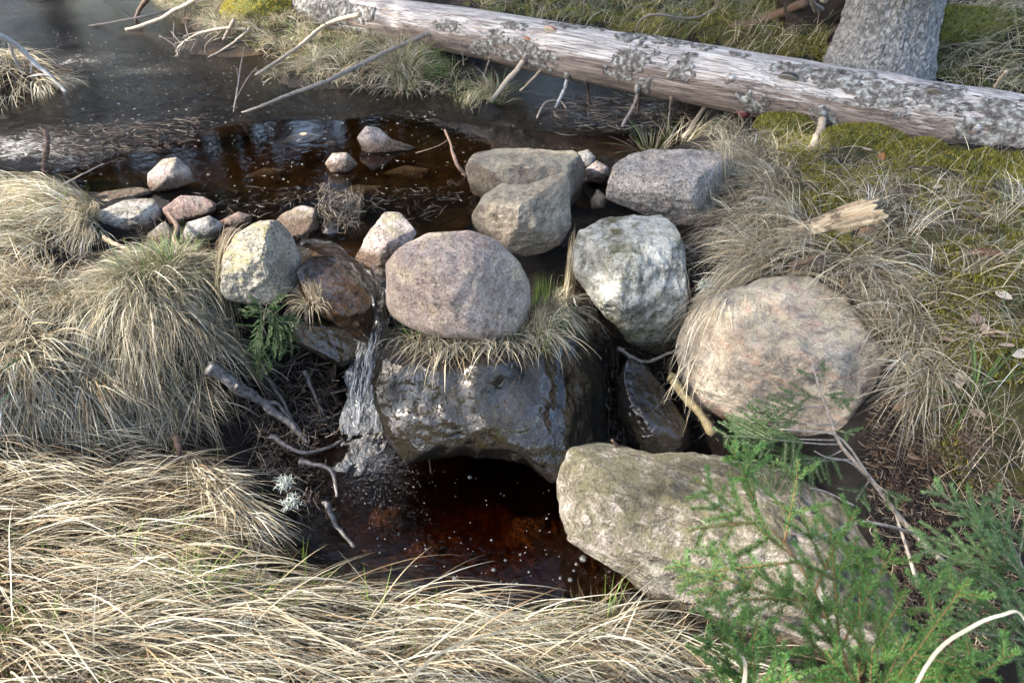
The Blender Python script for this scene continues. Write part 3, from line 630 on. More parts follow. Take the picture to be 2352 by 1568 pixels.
rock('stone', [(236,472),(300,460),(365,466),(372,505),(350,545),(320,557),(278,552),(248,512)], -.01, .12, mr['small'], 'blocky white gneiss stone at the straw bank', 'stone', SG, 5, 3, .06, [(0,.75,.66,.5),(-.3,-.2,.9,.6),(.6,0,.8,.7)], 24, ridge=.06)
rock('stone', [(378,470),(425,447),(470,458),(493,478),(488,498),(430,510),(388,508)], .01, .10, mr['red'], 'grey stone with a rust red face', 'stone', SG, 5, 2.8, .06, [(0,.6,.8,.5)], 25, ridge=.05)
rock('stone', [(410,548),(440,506),(490,500),(516,526),(495,560),(450,574)], -.03, .10, mr['small'], 'smooth rounded white stone behind the tussock', 'stone', SG, 5, 2.5, .03, [], 26)
rock('stone', [(322,572),(348,532),(388,513),(402,545),(396,580),(340,590)], -.05, .09, mr['small'], 'chipped white stone just left of the dark stick', 'stone', SG, 5, 2.7, .06, [(-.4,.5,.8,.6)], 27, ridge=.06)
rock('stone', [(492,555),(528,522),(562,530),(545,570),(500,590)], -.05, .09, mr['red'], 'reddish angular stone touching the yellow lichen boulder', 'stone', SG, 5, 2.8, .06, [(0,.6,.8,.5)], 28)
rock('stone', [(505,502),(552,487),(582,502),(570,522),(520,526)], -.02, .08, mr['red'], 'low dark red stone in wet debris', 'stone', SG, 4, 2.6, .05, [], 29)
rock('stone', [(622,515),(655,488),(700,475),(730,486),(731,535),(705,565),(660,550)], -.01, .13, mr['pinksmall'], 'sloping buff stone behind the yellow lichen boulder', 'stone', SG, 5, 2.6, .05, [(-.3,.6,.7,.6)], 30)
rock('stone', [(734,535),(745,512),(765,503),(786,525),(791,556),(742,560)], -.03, .09, mr['wet'], 'blue black wet stone in the debris', 'stone', SG, 5, 2.6, .05, [], 31)
RG = 'small stones between the back boulders'
rock('stone', [(1344,390),(1368,369),(1395,382),(1402,404),(1380,424),(1350,420)], .04, .08, mr['pinksmall'], 'round pink cobble between two large boulders', 'stone', RG, 5, 2.5, .04, [], 32)
rock('stone', [(1326,350),(1350,344),(1368,360),(1362,388),(1340,382)], .03, .07, mr['small'], 'white stone leaning on the flat topped boulder', 'stone', RG, 4, 2.6, .05, [], 33)
rock('stone', [(1356,465),(1370,434),(1394,452),(1390,480),(1360,482)], .0, .07, mr['mid'], 'small brown wedge below the pink cobble', 'stone', RG, 4, 2.8, .06, [], 34)
UG = 'sunken stones showing through brown water'
for i, (pl, z, lb, th) in enumerate([
    ([(455,305),(500,284),(560,279),(602,285),(598,305),(540,322),(480,322)], -.125, 'wide orange sunken stone in the upper pond', .10),
    ([(640,326),(672,308),(705,305),(745,318),(735,332),(680,336)], -.045, 'sunken pink stone with its tip breaking the surface', .07),
    ([(738,332),(752,324),(772,328),(772,336),(748,338)], -.05, 'tiny orange sunken pebble beside the pink tip', .03),
    ([(780,282),(830,268),(900,276),(930,292),(860,300)], -.13, 'long orange sunken stone behind the wedge stone', .10),
    ([(1060,318),(1110,300),(1180,312),(1190,335),(1120,345)], -.13, 'dim brown sunken stone under the ice edge', .10),
    ([(950,470),(985,440),(1040,455),(1050,490),(990,505)], -.17, 'sunken brown stone near the debris line', .10),
    ([(1380,390),(1420,368),(1480,380),(1480,405),(1420,415)], -.14, 'sunken amber stone behind the pale speckled boulder', .10),
    ([(600,470),(640,455),(690,462),(690,485),(630,490)], -.11, 'sunken rust stone at the outlet', .07),
    ([(760,440),(820,425),(880,432),(870,455),(800,460)], -.10, 'sunken amber stone in front of the wedge stone', .06),
    ([(560,400),(610,385),(660,395),(640,415),(580,418)], -.12, 'sunken amber stone in the middle of the shallows', .06),
    ([(880,395),(930,380),(990,392),(970,415),(910,420)], -.12, 'sunken amber stone left of the reddish leaning twig', .06),
    ([(1140,1260),(1180,1190),(1260,1180),(1290,1260),(1270,1330),(1180,1330)], -.86, 'large reddish stone on the pool bed', .14),
    ([(830,1200),(870,1160),(930,1170),(940,1230),(880,1260)], -.78, 'rust coloured stone under pool ripples', .09),
    ([(1150,1130),(1190,1100),(1230,1120),(1220,1160),(1170,1165)], -.84, 'amber stone deep at the back of pool', .09),
    ([(900,1290),(960,1240),(1030,1260),(1020,1320),(950,1340)], -.80, 'dark red stone at the near edge of pool', .10)]):
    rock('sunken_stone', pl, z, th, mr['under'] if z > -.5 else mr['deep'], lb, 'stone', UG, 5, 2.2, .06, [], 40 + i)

HD1 = HD.copy(); raster(HDN[0])      # HD1: without the pink boulder

# ------------------------------------------------------------------ fallen trunk
LOG = empty('fallen_spruce', tuple(np.array([0.7, 4.6, 0.3])), 'long barkless grey spruce trunk lying across the stream', 'fallen tree')
LP = []
for x, y, dep in [(540,-20,7.3),(700,8,6.75),(850,40,6.25),(1080,76,5.6),(1300,118,5.08),(1500,154,4.75),(1700,190,4.47),(1900,226,4.25),(2100,262,4.05),(2352,306,3.84),(2700,372,3.55)]:
    LP.append(CAM + ray(x, y) * dep)
LP = np.array(LP); lp = smooth_path(LP, 220)
LR = np.interp(np.linspace(0, 1, 220), [0, .2, .5, 1], [.165, .168, .178, .188])
ns = 96
Tn = norm(np.gradient(lp, axis=0)); An = norm(np.cross(Tn, np.array([0, 0, 1.0]))); Bn = np.cross(An, Tn)  # An ~ towards camera side, Bn ~ up
def log_pt(i, a, off=0.0):
    """i float index along, a angle from 'up' towards the camera side"""
    i = np.clip(np.asarray(i, float), 0, 218.99); k = i.astype(int); f = (i - k)[..., None]
    c = lp[k] * (1 - f) + lp[k + 1] * f; r = (LR[k] * (1 - f[..., 0]) + LR[k + 1] * f[..., 0]); a = np.asarray(a)
    dirv = np.cos(a)[..., None] * Bn[k] + np.sin(a)[..., None] * An[k]
    w = 1 + 0.035 * vnoise(np.stack([i * .09, np.cos(a) * 1.3, np.sin(a) * 1.3], -1).reshape(-1, 3)).reshape(np.shape(r))
    return c + dirv * (r * w + off)[..., None]
# make sure An points to the camera
if An[110] @ (CAM - lp[110]) < 0: An = -An
I, Aa = np.meshgrid(np.arange(219), np.linspace(0, 2 * np.pi, ns, endpoint=False), indexing='ij')
V = log_pt(I.ravel(), Aa.ravel())
q = np.stack([I.ravel() * .05, np.cos(Aa.ravel()) * 5, np.sin(Aa.ravel()) * 5], 1)
V = V + norm(V - lp[I.ravel()]) * (0.003 * fbm(q, 3) - 0.006 * np.clip(fbm(q * np.array([.6, 2.2, 2.2]) + 9, 3, .5, True) - .7, 0, 1))[:, None]
gi = np.arange(219 * ns).reshape(219, ns)
F = np.stack([gi[:-1], np.roll(gi[:-1], -1, 1), np.roll(gi[1:], -1, 1), gi[1:]], -1).reshape(-1, 4)
ob = mesh_np('trunk', V - np.array(LOG.location), F, M['log'], parent=None)
# grain runs along local X: rotate the mesh data into a frame whose X is the trunk axis
from mathutils import Matrix
xa = norm(lp[-20] - lp[20]); ya = norm(np.cross(np.array([0, 0, 1.0]), xa)); za = np.cross(xa, ya)
Rm = Matrix(((xa[0], ya[0], za[0]), (xa[1], ya[1], za[1]), (xa[2], ya[2], za[2]))).to_4x4()
ob.data.transform(Rm.inverted()); ob.parent = LOG; ob.matrix_local = Rm
def log_loc(px, py):
    """index and angle of the trunk surface under a point of the picture"""
    r = norm(ray(px, py)); d_ = lp - CAM; cr = np.linalg.norm(np.cross(d_, r), axis=1); k = int(np.argmin(cr))
    best = None
    for a in np.linspace(-1.0, 2.4, 120):
        for kk in (k - 3, k - 1, k, k + 1, k + 3):
            kk = min(max(kk, 1), 217); p = log_pt(np.array([kk]), np.array([a]))[0]
            e = np.linalg.norm(np.cross(p - CAM, r))
            if best is None or e < best[0]: best = (e, kk, a)
    return best[1], best[2]
# bark remnants: raised ragged plates
def bark_patch(px, py, li, la, seed, thr=-0.1):
    k, a = log_loc(px, py); na, nb = 46, 40
    ii = np.linspace(k - li, k + li, na); aa = np.linspace(a - la, a + la, nb)
    I, A2 = np.meshgrid(ii, aa, indexing='ij')
    un = (I - k) / li; vn = (A2 - a) / la
    nz = fbm(np.stack([un.ravel() * 2.2, vn.ravel() * 2.2, np.full(un.size, seed * 5.3)], 1), 4).reshape(un.shape)
    m = (1 - np.hypot(un, vn)) * 1.3 + nz * 0.75 > 0.35 + thr
    off = 0.0045 + 0.0018 * fbm(np.stack([un.ravel() * 6, vn.ravel() * 6, np.full(un.size, seed)], 1), 3)
    V = log_pt(I.ravel(), A2.ravel(), off); Vi = log_pt(I.ravel(), A2.ravel(), np.full(un.size, -0.004))
    g = np.arange(na * nb).reshape(na, nb); qm = m[:-1, :-1] & m[1:, :-1] & m[1:, 1:] & m[:-1, 1:]
    if qm.sum() < 4: return
    F = np.stack([g[:-1, :-1], g[1:, :-1], g[1:, 1:], g[:-1, 1:]], -1)[qm]
    # rim
    ed = {}
    for f in F:
        for e in zip(f, np.roll(f, -1)):
            ky = (min(e), max(e)); ed[ky] = None if ky in ed else e
    rim = [(e[1], e[0], e[0] + na * nb, e[1] + na * nb) for e in ed.values() if e is not None]
    V = np.vstack([V, Vi]); F = np.vstack([F, np.array(rim)])
    us = np.unique(F); rm = np.full(len(V), -1); rm[us] = np.arange(len(us))
    mesh_np('bark_patch', V[us] - np.array(LOG.location), rm[F], M['bark'], parent=LOG)
for j, (x, y, li, la) in enumerate([(745,20,14,1.1),(715,45,12,.9),(800,35,5,.8),(1030,60,3,.5),(1100,110,4,.6),(1150,85,3,.55),(1160,125,5,.4),(1210,115,4,.5),(1235,145,4,.5),(1320,75,6,.6),(1290,62,4,.4),(1350,55,5,.45),(1420,85,5,.4),(1450,90,4,.4),(1480,80,5,.45),(1460,125,5,.6),(1440,145,4,.5),(1560,150,4,.7),(1475,200,3,.5),
     (1535,95,6,.4),(1820,160,5,.5),(1950,185,10,.7),(2000,215,9,.6),(2030,225,7,.5),(1740,245,5,.7),(1890,270,4,.5),(2090,215,7,.5),(2150,205,6,.4),(2130,225,5,.4),(2300,270,9,.6),(2320,310,9,.8),(2340,345,9,.7),(2180,250,4,.25),(2260,245,3,.25),(1420,170,4,.35),(1260,130,3,.35),(1620,110,4,.3),(1700,125,3,.25),(2290,240,5,.4),(1180,60,3,.3),(2060,265,3,.2),(1910,165,4,.3)]):
    bark_patch(x, y, li * (1.0 if li < 9 else 1.2), la * .72, j + 1)
# broken branches still on the trunk
def branch_part(pts, r0, r1, mat, n=18, sides=8, seed=0, knots=True):
    P = [np.array(p, float) for p in pts]; P = smooth_path(P, n)
    wob = 0.25 * r0 * np.stack([fbm(np.c_[np.arange(n) * .35, np.full(n, seed * 3.), np.full(n, k * 5.)], 2) for k in range(3)], 1); P = P + wob
    R = np.linspace(r0, r1, n) * (1 + 0.12 * vnoise(np.c_[np.arange(n) * .6, np.full(n, seed), np.zeros(n)]))
    return tube(P, R, sides, 0.2, seed)
for j, (x0, y0, mid, end, r0, r1, mt) in enumerate([
    (1207,132,[(1165,185,.13)],(1125,232,.03),.020,.014,'paletwig'), (1310,168,[(1297,205,.1)],(1276,248,.0),.015,.009,'greytwig'),
    (1246,152,[(1225,180,.12)],(1195,208,.03),.010,.007,'paletwig'), (1474,200,[(1455,245,.09)],(1428,292,.0),.015,.010,'twig'),
    (1672,172,[(1630,235,.14)],(1570,318,.01),.019,.013,'paletwig'), (1889,258,[(1882,300,.2)],(1858,356,.15),.024,.020,'paletwig'),
    (2235,298,[(2262,318,.22)],(2306,332,.25),.018,.012,'greytwig'), (1062,118,[(1064,140,.1)],(1066,165,.05),.006,.004,'paletwig'),
    (1542,222,[(1538,255,.06)],(1534,300,.0),.009,.006,'twig'), (1120,135,[(1118,155,.1)],(1110,178,.06),.009,.006,'twig'),
    (1350,188,[(1350,205,.05)],(1352,242,.0),.011,.008,'browntwig'), (1470,200,[(1468,225,.05)],(1463,262,.0),.010,.007,'browntwig'),
    (1555,232,[(1570,255,.04)],(1590,282,.0),.011,.007,'browntwig'), (960,95,[(972,120,.13)],(990,138,.1),.006,.004,'twig')]):
    k, a = log_loc(x0, y0); p0 = log_pt(np.array([k]), np.array([a]), np.array([-.02]))[0]
    V, F = branch_part([p0] + [at(*m) for m in mid] + [at(*end)], r0, r1, M[mt], seed=j + 3)
    mesh_np('branch', V - np.array(LOG.location), F, M[mt], parent=LOG)
    # collar of torn wood round the branch root
    T = norm(at(*end) - p0); V, F = tube(np.array([p0 - T * .015, p0 + T * .012, p0 + T * .05]), [r0 * 2.1, r0 * 1.75, r0 * .9], 9, .3, j)
    mesh_np('knot', V - np.array(LOG.location), F, M['bark'] if j % 2 else M['log'], parent=LOG)
# bracket fungi: hoof shaped shelves
def fungus(px, py, w, mats, label):
    k, a = log_loc(px, py); p = log_pt(np.array([k]), np.array([a]), np.array([-.005]))[0]
    out = norm(np.cos(a) * Bn[k] + np.sin(a) * An[k]); al = Tn[k]; dn = norm(np.cross(al, out)); dn = dn if dn[2] < 0 else -dn
    A = [Acc() for _ in mats]
    prof = [(0, 1.0, -.52), (.45, .95, -.42), (.8, .80, -.18), (1.0, .62, .05), (1.02, .58, .14), (.96, .58, .24), (.6, .72, .28), (0, .8, .28)]
    th = np.linspace(-np.pi / 2, np.pi / 2, 15); rows = []
    for (rr, ww, hh) in prof:
        rows.append([p + al * (w * .5 * np.sin(t_) * (.25 + .75 * rr)) + out * (w * .42 * rr * np.cos(t_)) + dn * (w * .5 * hh) for t_ in th])
    rows = np.array(rows)
    for r in range(len(prof) - 1):
        which = 0 if r < 2 else (1 if r < 4 else 2)
        V = rows[r:r + 2].reshape(-1, 3); n = len(th); i = np.arange(n - 1)
        A[which].add(V, np.stack([i, i + 1, i + n + 1, i + n], 1))
    cap = A[0].build('bracket_fungus', mats[0], parent=None); cap.data.transform(Matrix.Translation(-Vector(LOG.location))); cap.parent = LOG; cap['label'] = label
    for a_, m_, nm in ((A[1], mats[1], 'rim'), (A[2], mats[2], 'underside')):
        o_ = a_.build(nm, m_, parent=None); o_.data.transform(Matrix.Translation(-Vector(LOG.location))); o_.parent = cap
def flat(name, c, r=.6, ns=40):
    t = NT(name); n = t.noise(t.obj(), ns, 6, 0.7)
    return t.done(t.princ(t.mix(1.0, c, t.ramp(n, [(.3, .6), (.7, 1.25)]), 'MULTIPLY'), r, t.bump(n, .4, .005)))
fg, fd, fc, fo, fr_ = flat('fungus_grey', (.16, .15, .13)), flat('fungus_dark', (.035, .03, .03)), flat('fungus_cream', (.45, .38, .28)), flat('fungus_orange', (.42, .10, .035), .3), flat('fungus_red', (.085, .014, .012), .35)
fungus(1812, 178, .115, [fg, fd, fg], 'grey hoof shaped bracket fungus with a dark rim'); fungus(2145, 212, .095, [fg, fd, fg], 'grey bracket fungus with dark rim near the right end')
fungus(1262, 66, .10, [fg, fo, fc], 'grey bracket fungus edged with orange'); fungus(1220, 92, .055, [fo, fo, fc], 'small orange bracket fungus'); fungus(1703, 262, .085, [fr_, fr_, fc], 'dark red bracket fungus under the trunk')

# ------------------------------------------------------------------ trees
def crown_mesh(name, h0, h1, rmax, nlev, seed, dens=1.0, mat=None):
    r = np.random.default_rng(seed); V = []; C = []
    for lv in range(nlev):
        z = h0 + (h1 - h0) * lv / nlev + r.normal(0, .1); f = (z - h0) / (h1 - h0)
        Lm = rmax * (1 - f) ** 0.75 * (0.55 + .45 * min(1, f * 6 + .3)) + .15
        for b in range(int(r.integers(6, 9))):
            az = r.uniform(0, 2 * np.pi); L = Lm * r.uniform(.65, 1.1); n = int(26 * dens * (L + .3))
            s = r.uniform(.12, 1, n) ** .8; lat = r.normal(0, .13, n) * L * (1.05 - s) + r.normal(0, .05, n)
            dirv = np.array([np.cos(az), np.sin(az), 0]); sd = np.array([-np.sin(az), np.cos(az), 0])
            c = s[:, None] * L * dirv + lat[:, None] * sd + np.array([0, 0, 1]) * (z - .32 * L * s ** 1.3 - np.abs(lat) * .5 - r.uniform(0, .14, n))[:, None]
            a1 = norm(dirv * .7 + sd * r.normal(0, .7, (n, 1)) + np.array([0, 0, -.35])); a2 = norm(np.cross(a1, r.normal(0, 1, (n, 3))))
            ln = r.uniform(.13, .26, (n, 1)); wd = r.uniform(.035, .06, (n, 1))
            V.append(np.stack([c - a1 * ln, c + a2 * wd, c + a1 * ln, c - a2 * wd], 1).reshape(-1, 3))
            C.append(np.repeat(np.array([[.030, .055, .018]]) * r.uniform(.5, 1.7, (n, 1)), 4, 0))
    V = np.vstack(V); C = np.vstack(C); F = np.arange(len(V)).reshape(-1, 4)
    return mesh_np(name, V, F, M['needle'], smooth=False, col=C)
TG = 'tall spruces standing around the stream'
def tree(x, y, h, h0, r, rt, seed, label, mat, src=None, group=TG):
    z = float(H_exact(np.array([x]), np.array([y]))[0]) if math.hypot(x, y) < 35 else 1.2
    e = empty('spruce_tree', (x, y, z), label, 'tree', group)
    if src:
        for ch in src.children:
            c = ch.copy(); COL.objects.link(c); c.parent = e
        e.rotation_euler = (0, 0, seed * 1.7); e.scale = (h, h, h)
        return e
    P = np.stack([np.zeros(24), np.zeros(24), np.linspace(-.3, h, 24)], 1); P[:, 0] += .06 * np.sin(np.arange(24) * .3)
    V, F = tube(P, np.interp(np.linspace(0, 1, 24), [0, .05, .15, 1], [rt * 1.5, rt * 1.1, rt, .02]), 14, .08, seed)
    mesh_np('trunk', V, F, mat, parent=e); c = crown_mesh('crown', h0, h, r, 34, seed); c.parent = e
    return e
TA = tree(-2.6, 15.5, 15, 4.2, 2.3, .17, 1, 'tall spruce with an orange lit trunk across the pond', M['sunlitbark'])
TB = tree(-5.4, 13.5, 17, 1.2, 2.6, .20, 2, 'dense dark spruce beyond the far shore of the pond', M['crownbark'])
for j, (x, y, s, src) in enumerate([(-8.3, 14.5, 1.0, TB), (-10.9, 17, .9, TA), (-3.9, 17.5, 1.1, TB), (-6.6, 18, 1.0, TB), (2.8, 12.6, .9, TB), (-.9, 14.6, .9, TB), (-11.5, 13.6, 1., TB), (-1.9, 18.5, 1.1, TA), (-.6, 17, 1.0, TB), (-12.5, 11.5, .9, TB), (1.6, 14.5, .95, TA), (3.9, 16.5, 1.05, TB), (6.4, 13, .9, TB), (9, 16, 1., TA), (-.2, 13.2, .9, TA), (-14.5, 18, 1., TB)]):
    tree(x, y, s, 0, 0, 0, j + 2, 'tall spruce of the far wood mirrored in the pond', None, src)
TC = tree(-4.7, 3.65, 16, 6.6, 2.3, .16, 3, 'high crowned spruce left of the stream shading the dam', M['crownbark'])
for j, (x, y, s, lb) in enumerate([(-7.6, 4.9, 1.0, 'second high crowned spruce left of the pond'), (-6.4, 7.1, .97, 'third high crowned spruce farther up the left shore'), (-3.5, .3, 1.0, 'high crowned spruce on the near left bank'), (-7.0, 1.2, 1.15, 'high crowned spruce set back on the near left bank')]):
    tree(x, y, s, 0, 0, 0, j + 30, lb, None, TC)
for j, (x, y, s, src, lb) in enumerate([(9.5, 4.5, 1., TB, 'dense spruce far right of the stream'), (-3, -9, 1., TB, 'dense spruce behind the viewer')]):
    tree(x, y, s, 0, 0, 0, j + 40, lb, None, src)

# the big trunk at the right
tb = at(2014, 172, .36); BT = empty('spruce_tree', tuple(tb), 'thick grey barked spruce trunk behind the fallen trunk', 'tree')
n1, n2 = 330, 380; top = norm(at(2040, 0, .36) * 0 + np.array([.03, .12, 1.0]))
zz = np.linspace(-.3, 1.35, n1); th = np.linspace(0, 2 * np.pi, n2, endpoint=False); ZZt, TH = np.meshgrid(zz, th, indexing='ij')
rad = np.interp(ZZt, [-.3, 0, .25, .7, 2.6], [.42, .315, .265, .244, .22]) * (1 + .05 * np.cos(TH * 5 + .6) * np.clip(.5 - ZZt, 0, .6))
q = np.stack([np.cos(TH) * .27, np.sin(TH) * .27, ZZt * .5], -1).reshape(-1, 3)
qq = q * 48 + 1.0 * np.stack([fbm(q * 20 + k, 2) for k in range(3)], 1)
cell = np.floor(qq).astype(np.int64); f1 = np.full(len(qq), 9.); f2 = f1.copy(); ch = np.zeros(len(qq))
for dx in (-1, 0, 1):
    for dy in (-1, 0, 1):
        for dz in (-1, 0, 1):
            c = cell + np.array([dx, dy, dz]); pt = c + .5 + .45 * np.stack([hash3(c[:, 0], c[:, 1], c[:, 2] + 77 * k) for k in range(3)], 1)
            dd = np.linalg.norm(pt - qq, axis=1); f2 = np.where(dd < f1, f1, np.minimum(f2, dd)); ch = np.where(dd < f1, hash3(c[:, 0], c[:, 1], c[:, 2] + 991), ch); f1 = np.minimum(f1, dd)
plate = np.clip((f2 - f1) * 2.6, 0, 1)
R_ = rad.ravel() + .007 * np.clip(plate * 1.6, 0, 1) + .004 * ch * plate + .008 * fbm(np.stack([q[:, 0] * 22, q[:, 1] * 22, q[:, 2] * 4], 1), 3) + .006 * fbm(q * 30, 3)
V = np.stack([np.cos(TH.ravel()) * R_, np.sin(TH.ravel()) * R_, ZZt.ravel()], 1) + ZZt.ravel()[:, None] * np.array([top[0], top[1], 0])
g = np.arange(n1 * n2).reshape(n1, n2); F = np.stack([g[:-1], np.roll(g[:-1], -1, 1), np.roll(g[1:], -1, 1), g[1:]], -1).reshape(-1, 4)
mesh_np('trunk', V, F, M['trunk'], parent=BT, attr={'plate': plate, 'tone': ch * .5 + .5})
V, F = tube(np.array([[1.3 * top[0], 1.3 * top[1], 1.3], [2.6 * top[0], 2.6 * top[1], 2.6], [.6, .7, 9.], [.9, 1.0, 16.]]), [.255, .24, .16, .02], 14, .05, 3); mesh_np('trunk', V, F, M['trunk'], parent=BT, attr={'plate': np.ones(len(V)), 'tone': np.full(len(V), .5)})
cr = bpy.data.objects.new('crown', [c for c in TA.children if c.name.startswith('crown')][0].data); COL.objects.link(cr); cr.parent = BT; cr.location = (.4, .5, .5)

# uprooted stump behind the big trunk
us = at(2060, 30, .55); UR = empty('uprooted_root', tuple(us), 'upturned root plate with pale torn roots behind the thick trunk', 'tree root')
U, F = ico(4); V = U * np.array([.85, .35, .55]); V = V + norm(U) * (.12 * fbm(U * 2.5, 4) + .05 * fbm(U * 8, 3))[:, None]
mesh_np('root_soil', V + np.array([.1, .45, .2]), F, M['rootsoil'], parent=UR)
for j, (pts, r) in enumerate([([(2138,40,.62),(2150,25,.7),(2175,8,.8),(2200,-10,.9)], .05), ([(2175,8,.8),(2195,20,.72),(2205,45,.6)], .035), ([(2150,25,.7),(2140,10,.85),(2160,-20,1.0)], .03), ([(2138,40,.62),(2130,65,.5)], .03),
    ([(1905,45,.55),(1890,15,.7),(1868,0,.8)], .016), ([(1920,40,.6),(1900,25,.7),(1905,-5,.9)], .014), ([(1925,45,.5),(1895,38,.5),(1880,55,.4)], .012), ([(1930,20,.8),(1950,5,.9),(1960,-20,1.)], .02), ([(2170,15,.75),(2190,-5,.85),(2230,-15,.9)], .02)]):
    P = smooth_path([at(*p) + np.array([0, .25, 0]) for p in pts], 16); V, F = tube(P, np.linspace(r, r * .5, 16), 8, .3, j)
    mesh_np('root', V - us, F, M['root'], parent=UR)

# ------------------------------------------------------------------ loose wood: sticks, driftwood
def stick(name, label, pts, r0, r1, mt, cat='branch', group=None, side=(), n=26, sides=8):
    P = [at(*p) for p in pts]; V, F = branch_part(P, r0, r1, None, n=n, sides=sides, seed=len(label) * .7)
    o = mesh_np(name, V, F, M[mt], origin=P[0]); tag(o, label, cat, group)
    for sp, ra, rb in side:
        V, F = branch_part([at(*p) for p in sp], ra, rb, None, n=14, sides=6, seed=sp[0][0] * .01)
        mesh_np('side_twig', V - P[0], F, M[mt], parent=o)
    return o
SGp = 'dead branches reaching into the pond'
stick('fallen_branch', 'long curved bare branch dipping from the trunk into the pond', [(555,262,-.01),(650,224,.06),(760,182,.13),(890,118,.22),(1012,66,.30)], .009, .019, 'twig', group=SGp, side=[([(880,123,.21),(872,150,.13)], .004, .002), ([(700,205,.09),(692,196,.12)], .006, .004)])
stick('fallen_branch', 'straight brownish branch slanting from the trunk top to the water', [(588,173,.0),(680,112,.12),(752,55,.26),(828,34,.36)], .010, .020, 'paletwig', group=SGp, side=[([(752,55,.26),(700,52,.3)], .006, .003)])
stick('fallen_branch', 'long bleached branch at the far bank leaning out of the pond', [(288,70,.0),(350,52,.06),(420,15,.2),(470,-12,.3)], .014, .022, 'paletwig', group=SGp)
stick('fallen_branch', 'thin grey forked branch furthest along the pond bank', [(205,60,.0),(330,38,.08),(420,15,.12),(500,-8,.25)], .007, .014, 'twig', group=SGp, side=[([(300,42,.06),(250,10,.2),(215,-10,.3)], .008, .004)])
stick('fallen_branch', 'arched thin branch below the yellow moss cushion', [(404,122,-.01),(418,100,.06),(460,76,.14),(525,64,.2),(565,68,.2)], .007, .011, 'paletwig', group=SGp)
stick('fallen_branch', 'short pale branch stuck in the bank beside the twig tangle', [(478,134,-.01),(530,103,.07),(574,68,.2)], .009, .013, 'twig', group=SGp)
stick('fallen_branch', 'dark upright snag against the far bank', [(505,112,.0),(520,80,.12),(538,48,.28)], .012, .018, 'twig', group=SGp)
stick('fallen_branch', 'dark root branch at the far left shore', [(310,48,.0),(322,20,.1),(345,-12,.25)], .012, .03, 'browntwig', group=SGp)
tb_ = stick('twig_tangle', 'tangle of thin dry twigs standing in the pond edge', [(400,136,-.02),(418,105,.08),(430,80,.18)], .005, .003, 'twig', 'branch')
for j in range(13):
    a, b = rng.uniform(405, 490), rng.uniform(100, 140); P = [at(a, b, -.01), at(a + rng.uniform(-30, 30), b - 25, .09), at(a + rng.uniform(-55, 45), b - rng.uniform(30, 60), .17)]
    V, F = branch_part(P, .004, .002, None, n=10, sides=5, seed=j); mesh_np('side_twig', V - np.array(tb_.location), F, M['twig'], parent=tb_)
stick('twig', 'thin upright bare twig rising from the pond', [(536,264,-.02),(545,205,.14),(553,150,.28),(562,108,.40)], .006, .003, 'twig', 'twig', side=[([(540,232,.07),(562,190,.18),(590,152,.28)], .004, .002), ([(548,180,.2),(542,155,.27)], .003, .002)])
stick('dead_branch', 'grey forked dead branch on the left tussock', [(-40,60,.5),(40,105,.32),(75,140,.2),(118,180,.08),(152,214,-.01)], .022, .012, 'greytwig', 'branch', side=[([(20,95,.35),(40,150,.15),(70,190,.03)], .012, .007), ([(75,140,.2),(70,170,.1)], .008, .005), ([(118,180,.08),(95,172,.12),(60,178,.08)], .008, .004)])
stick('rotten_stick', 'short rotten brown stem standing upright at the left bank', [(104,395,.0),(107,365,.07),(110,335,.14),(104,297,.22)], .021, .010, 'browntwig', 'stick')
stick('twig', 'long pale reed stalk lying at the left shore', [(130,432,.02),(190,400,.01),(238,376,.02)], .005, .003, 'paletwig', 'twig')
stick('twig', 'reddish twig leaning on the flat topped boulder', [(1072,405,.0),(1048,375,.06),(1036,335,.10),(1022,298,.16)], .012, .007, 'browntwig', 'twig', side=[([(1062,400,.0),(1078,420,-.02),(1080,445,-.03)], .010, .008)])
stick('twig', 'fine dark twig poking from the wedge stone', [(955,352,.03),(1000,338,.06),(1030,322,.09)], .004, .002, 'browntwig', 'twig')
stick('wood_chip', 'split pale wood chip by the small leak', [(238,545,.03),(275,565,.0),(316,588,-.03)], .012, .008, 'chipwood', 'wood')
stick('twig', 'dark twisted twig between the white stones and tussock', [(385,488,.10),(408,520,.08),(402,548,.07),(418,578,.05)], .010, .014, 'browntwig', 'twig')
stick('wood_chip', 'pale broken wood chip lying in the near straw', [(425,1262,-.27),(470,1268,-.26),(520,1264,-.27)], .012, .009, 'chipwood', 'wood')
stick('twig', 'short rotten twig stub among the straw above the chip', [(400,1000,-.38),(412,1030,-.40),(405,1060,-.42)], .016, .010, 'browntwig', 'twig')
stick('driftwood', 'weathered blue grey driftwood pointing down to the falls', [(478,842,-.2),(540,885,-.3),(610,930,-.42),(670,978,-.52),(705,1015,-.58)], .030, .010, 'wetwood', 'driftwood', side=[([(600,925,-.4),(640,930,-.44),(690,990,-.54)], .012, .006), ([(540,885,-.28),(590,900,-.36)], .014, .006)], sides=10)
stick('fallen_branch', 'mossy broken branch wedged between wet rock and big boulder', [(1538,864,-.22),(1580,915,-.27),(1640,995,-.33)], .019, .016, 'mosstwig', 'branch')
p0, p1 = at(1790, 548, .16), at(2015, 487, .30); ax_ = p1 - p0; Ls = np.linalg.norm(ax_); n1, n2 = 60, 44
tt_, aa_ = np.meshgrid(np.linspace(0, 1, n1), np.linspace(0, 2 * np.pi, n2, endpoint=False), indexing='ij'); tf, af = tt_.ravel(), aa_.ravel()
rg_ = fbm(np.stack([np.cos(af) * 3.2, np.sin(af) * 3.2, tf * .9], 1), 4, .6); sp_ = fbm(np.stack([np.cos(af) * 5, np.sin(af) * 5, np.zeros_like(af)], 1), 3)
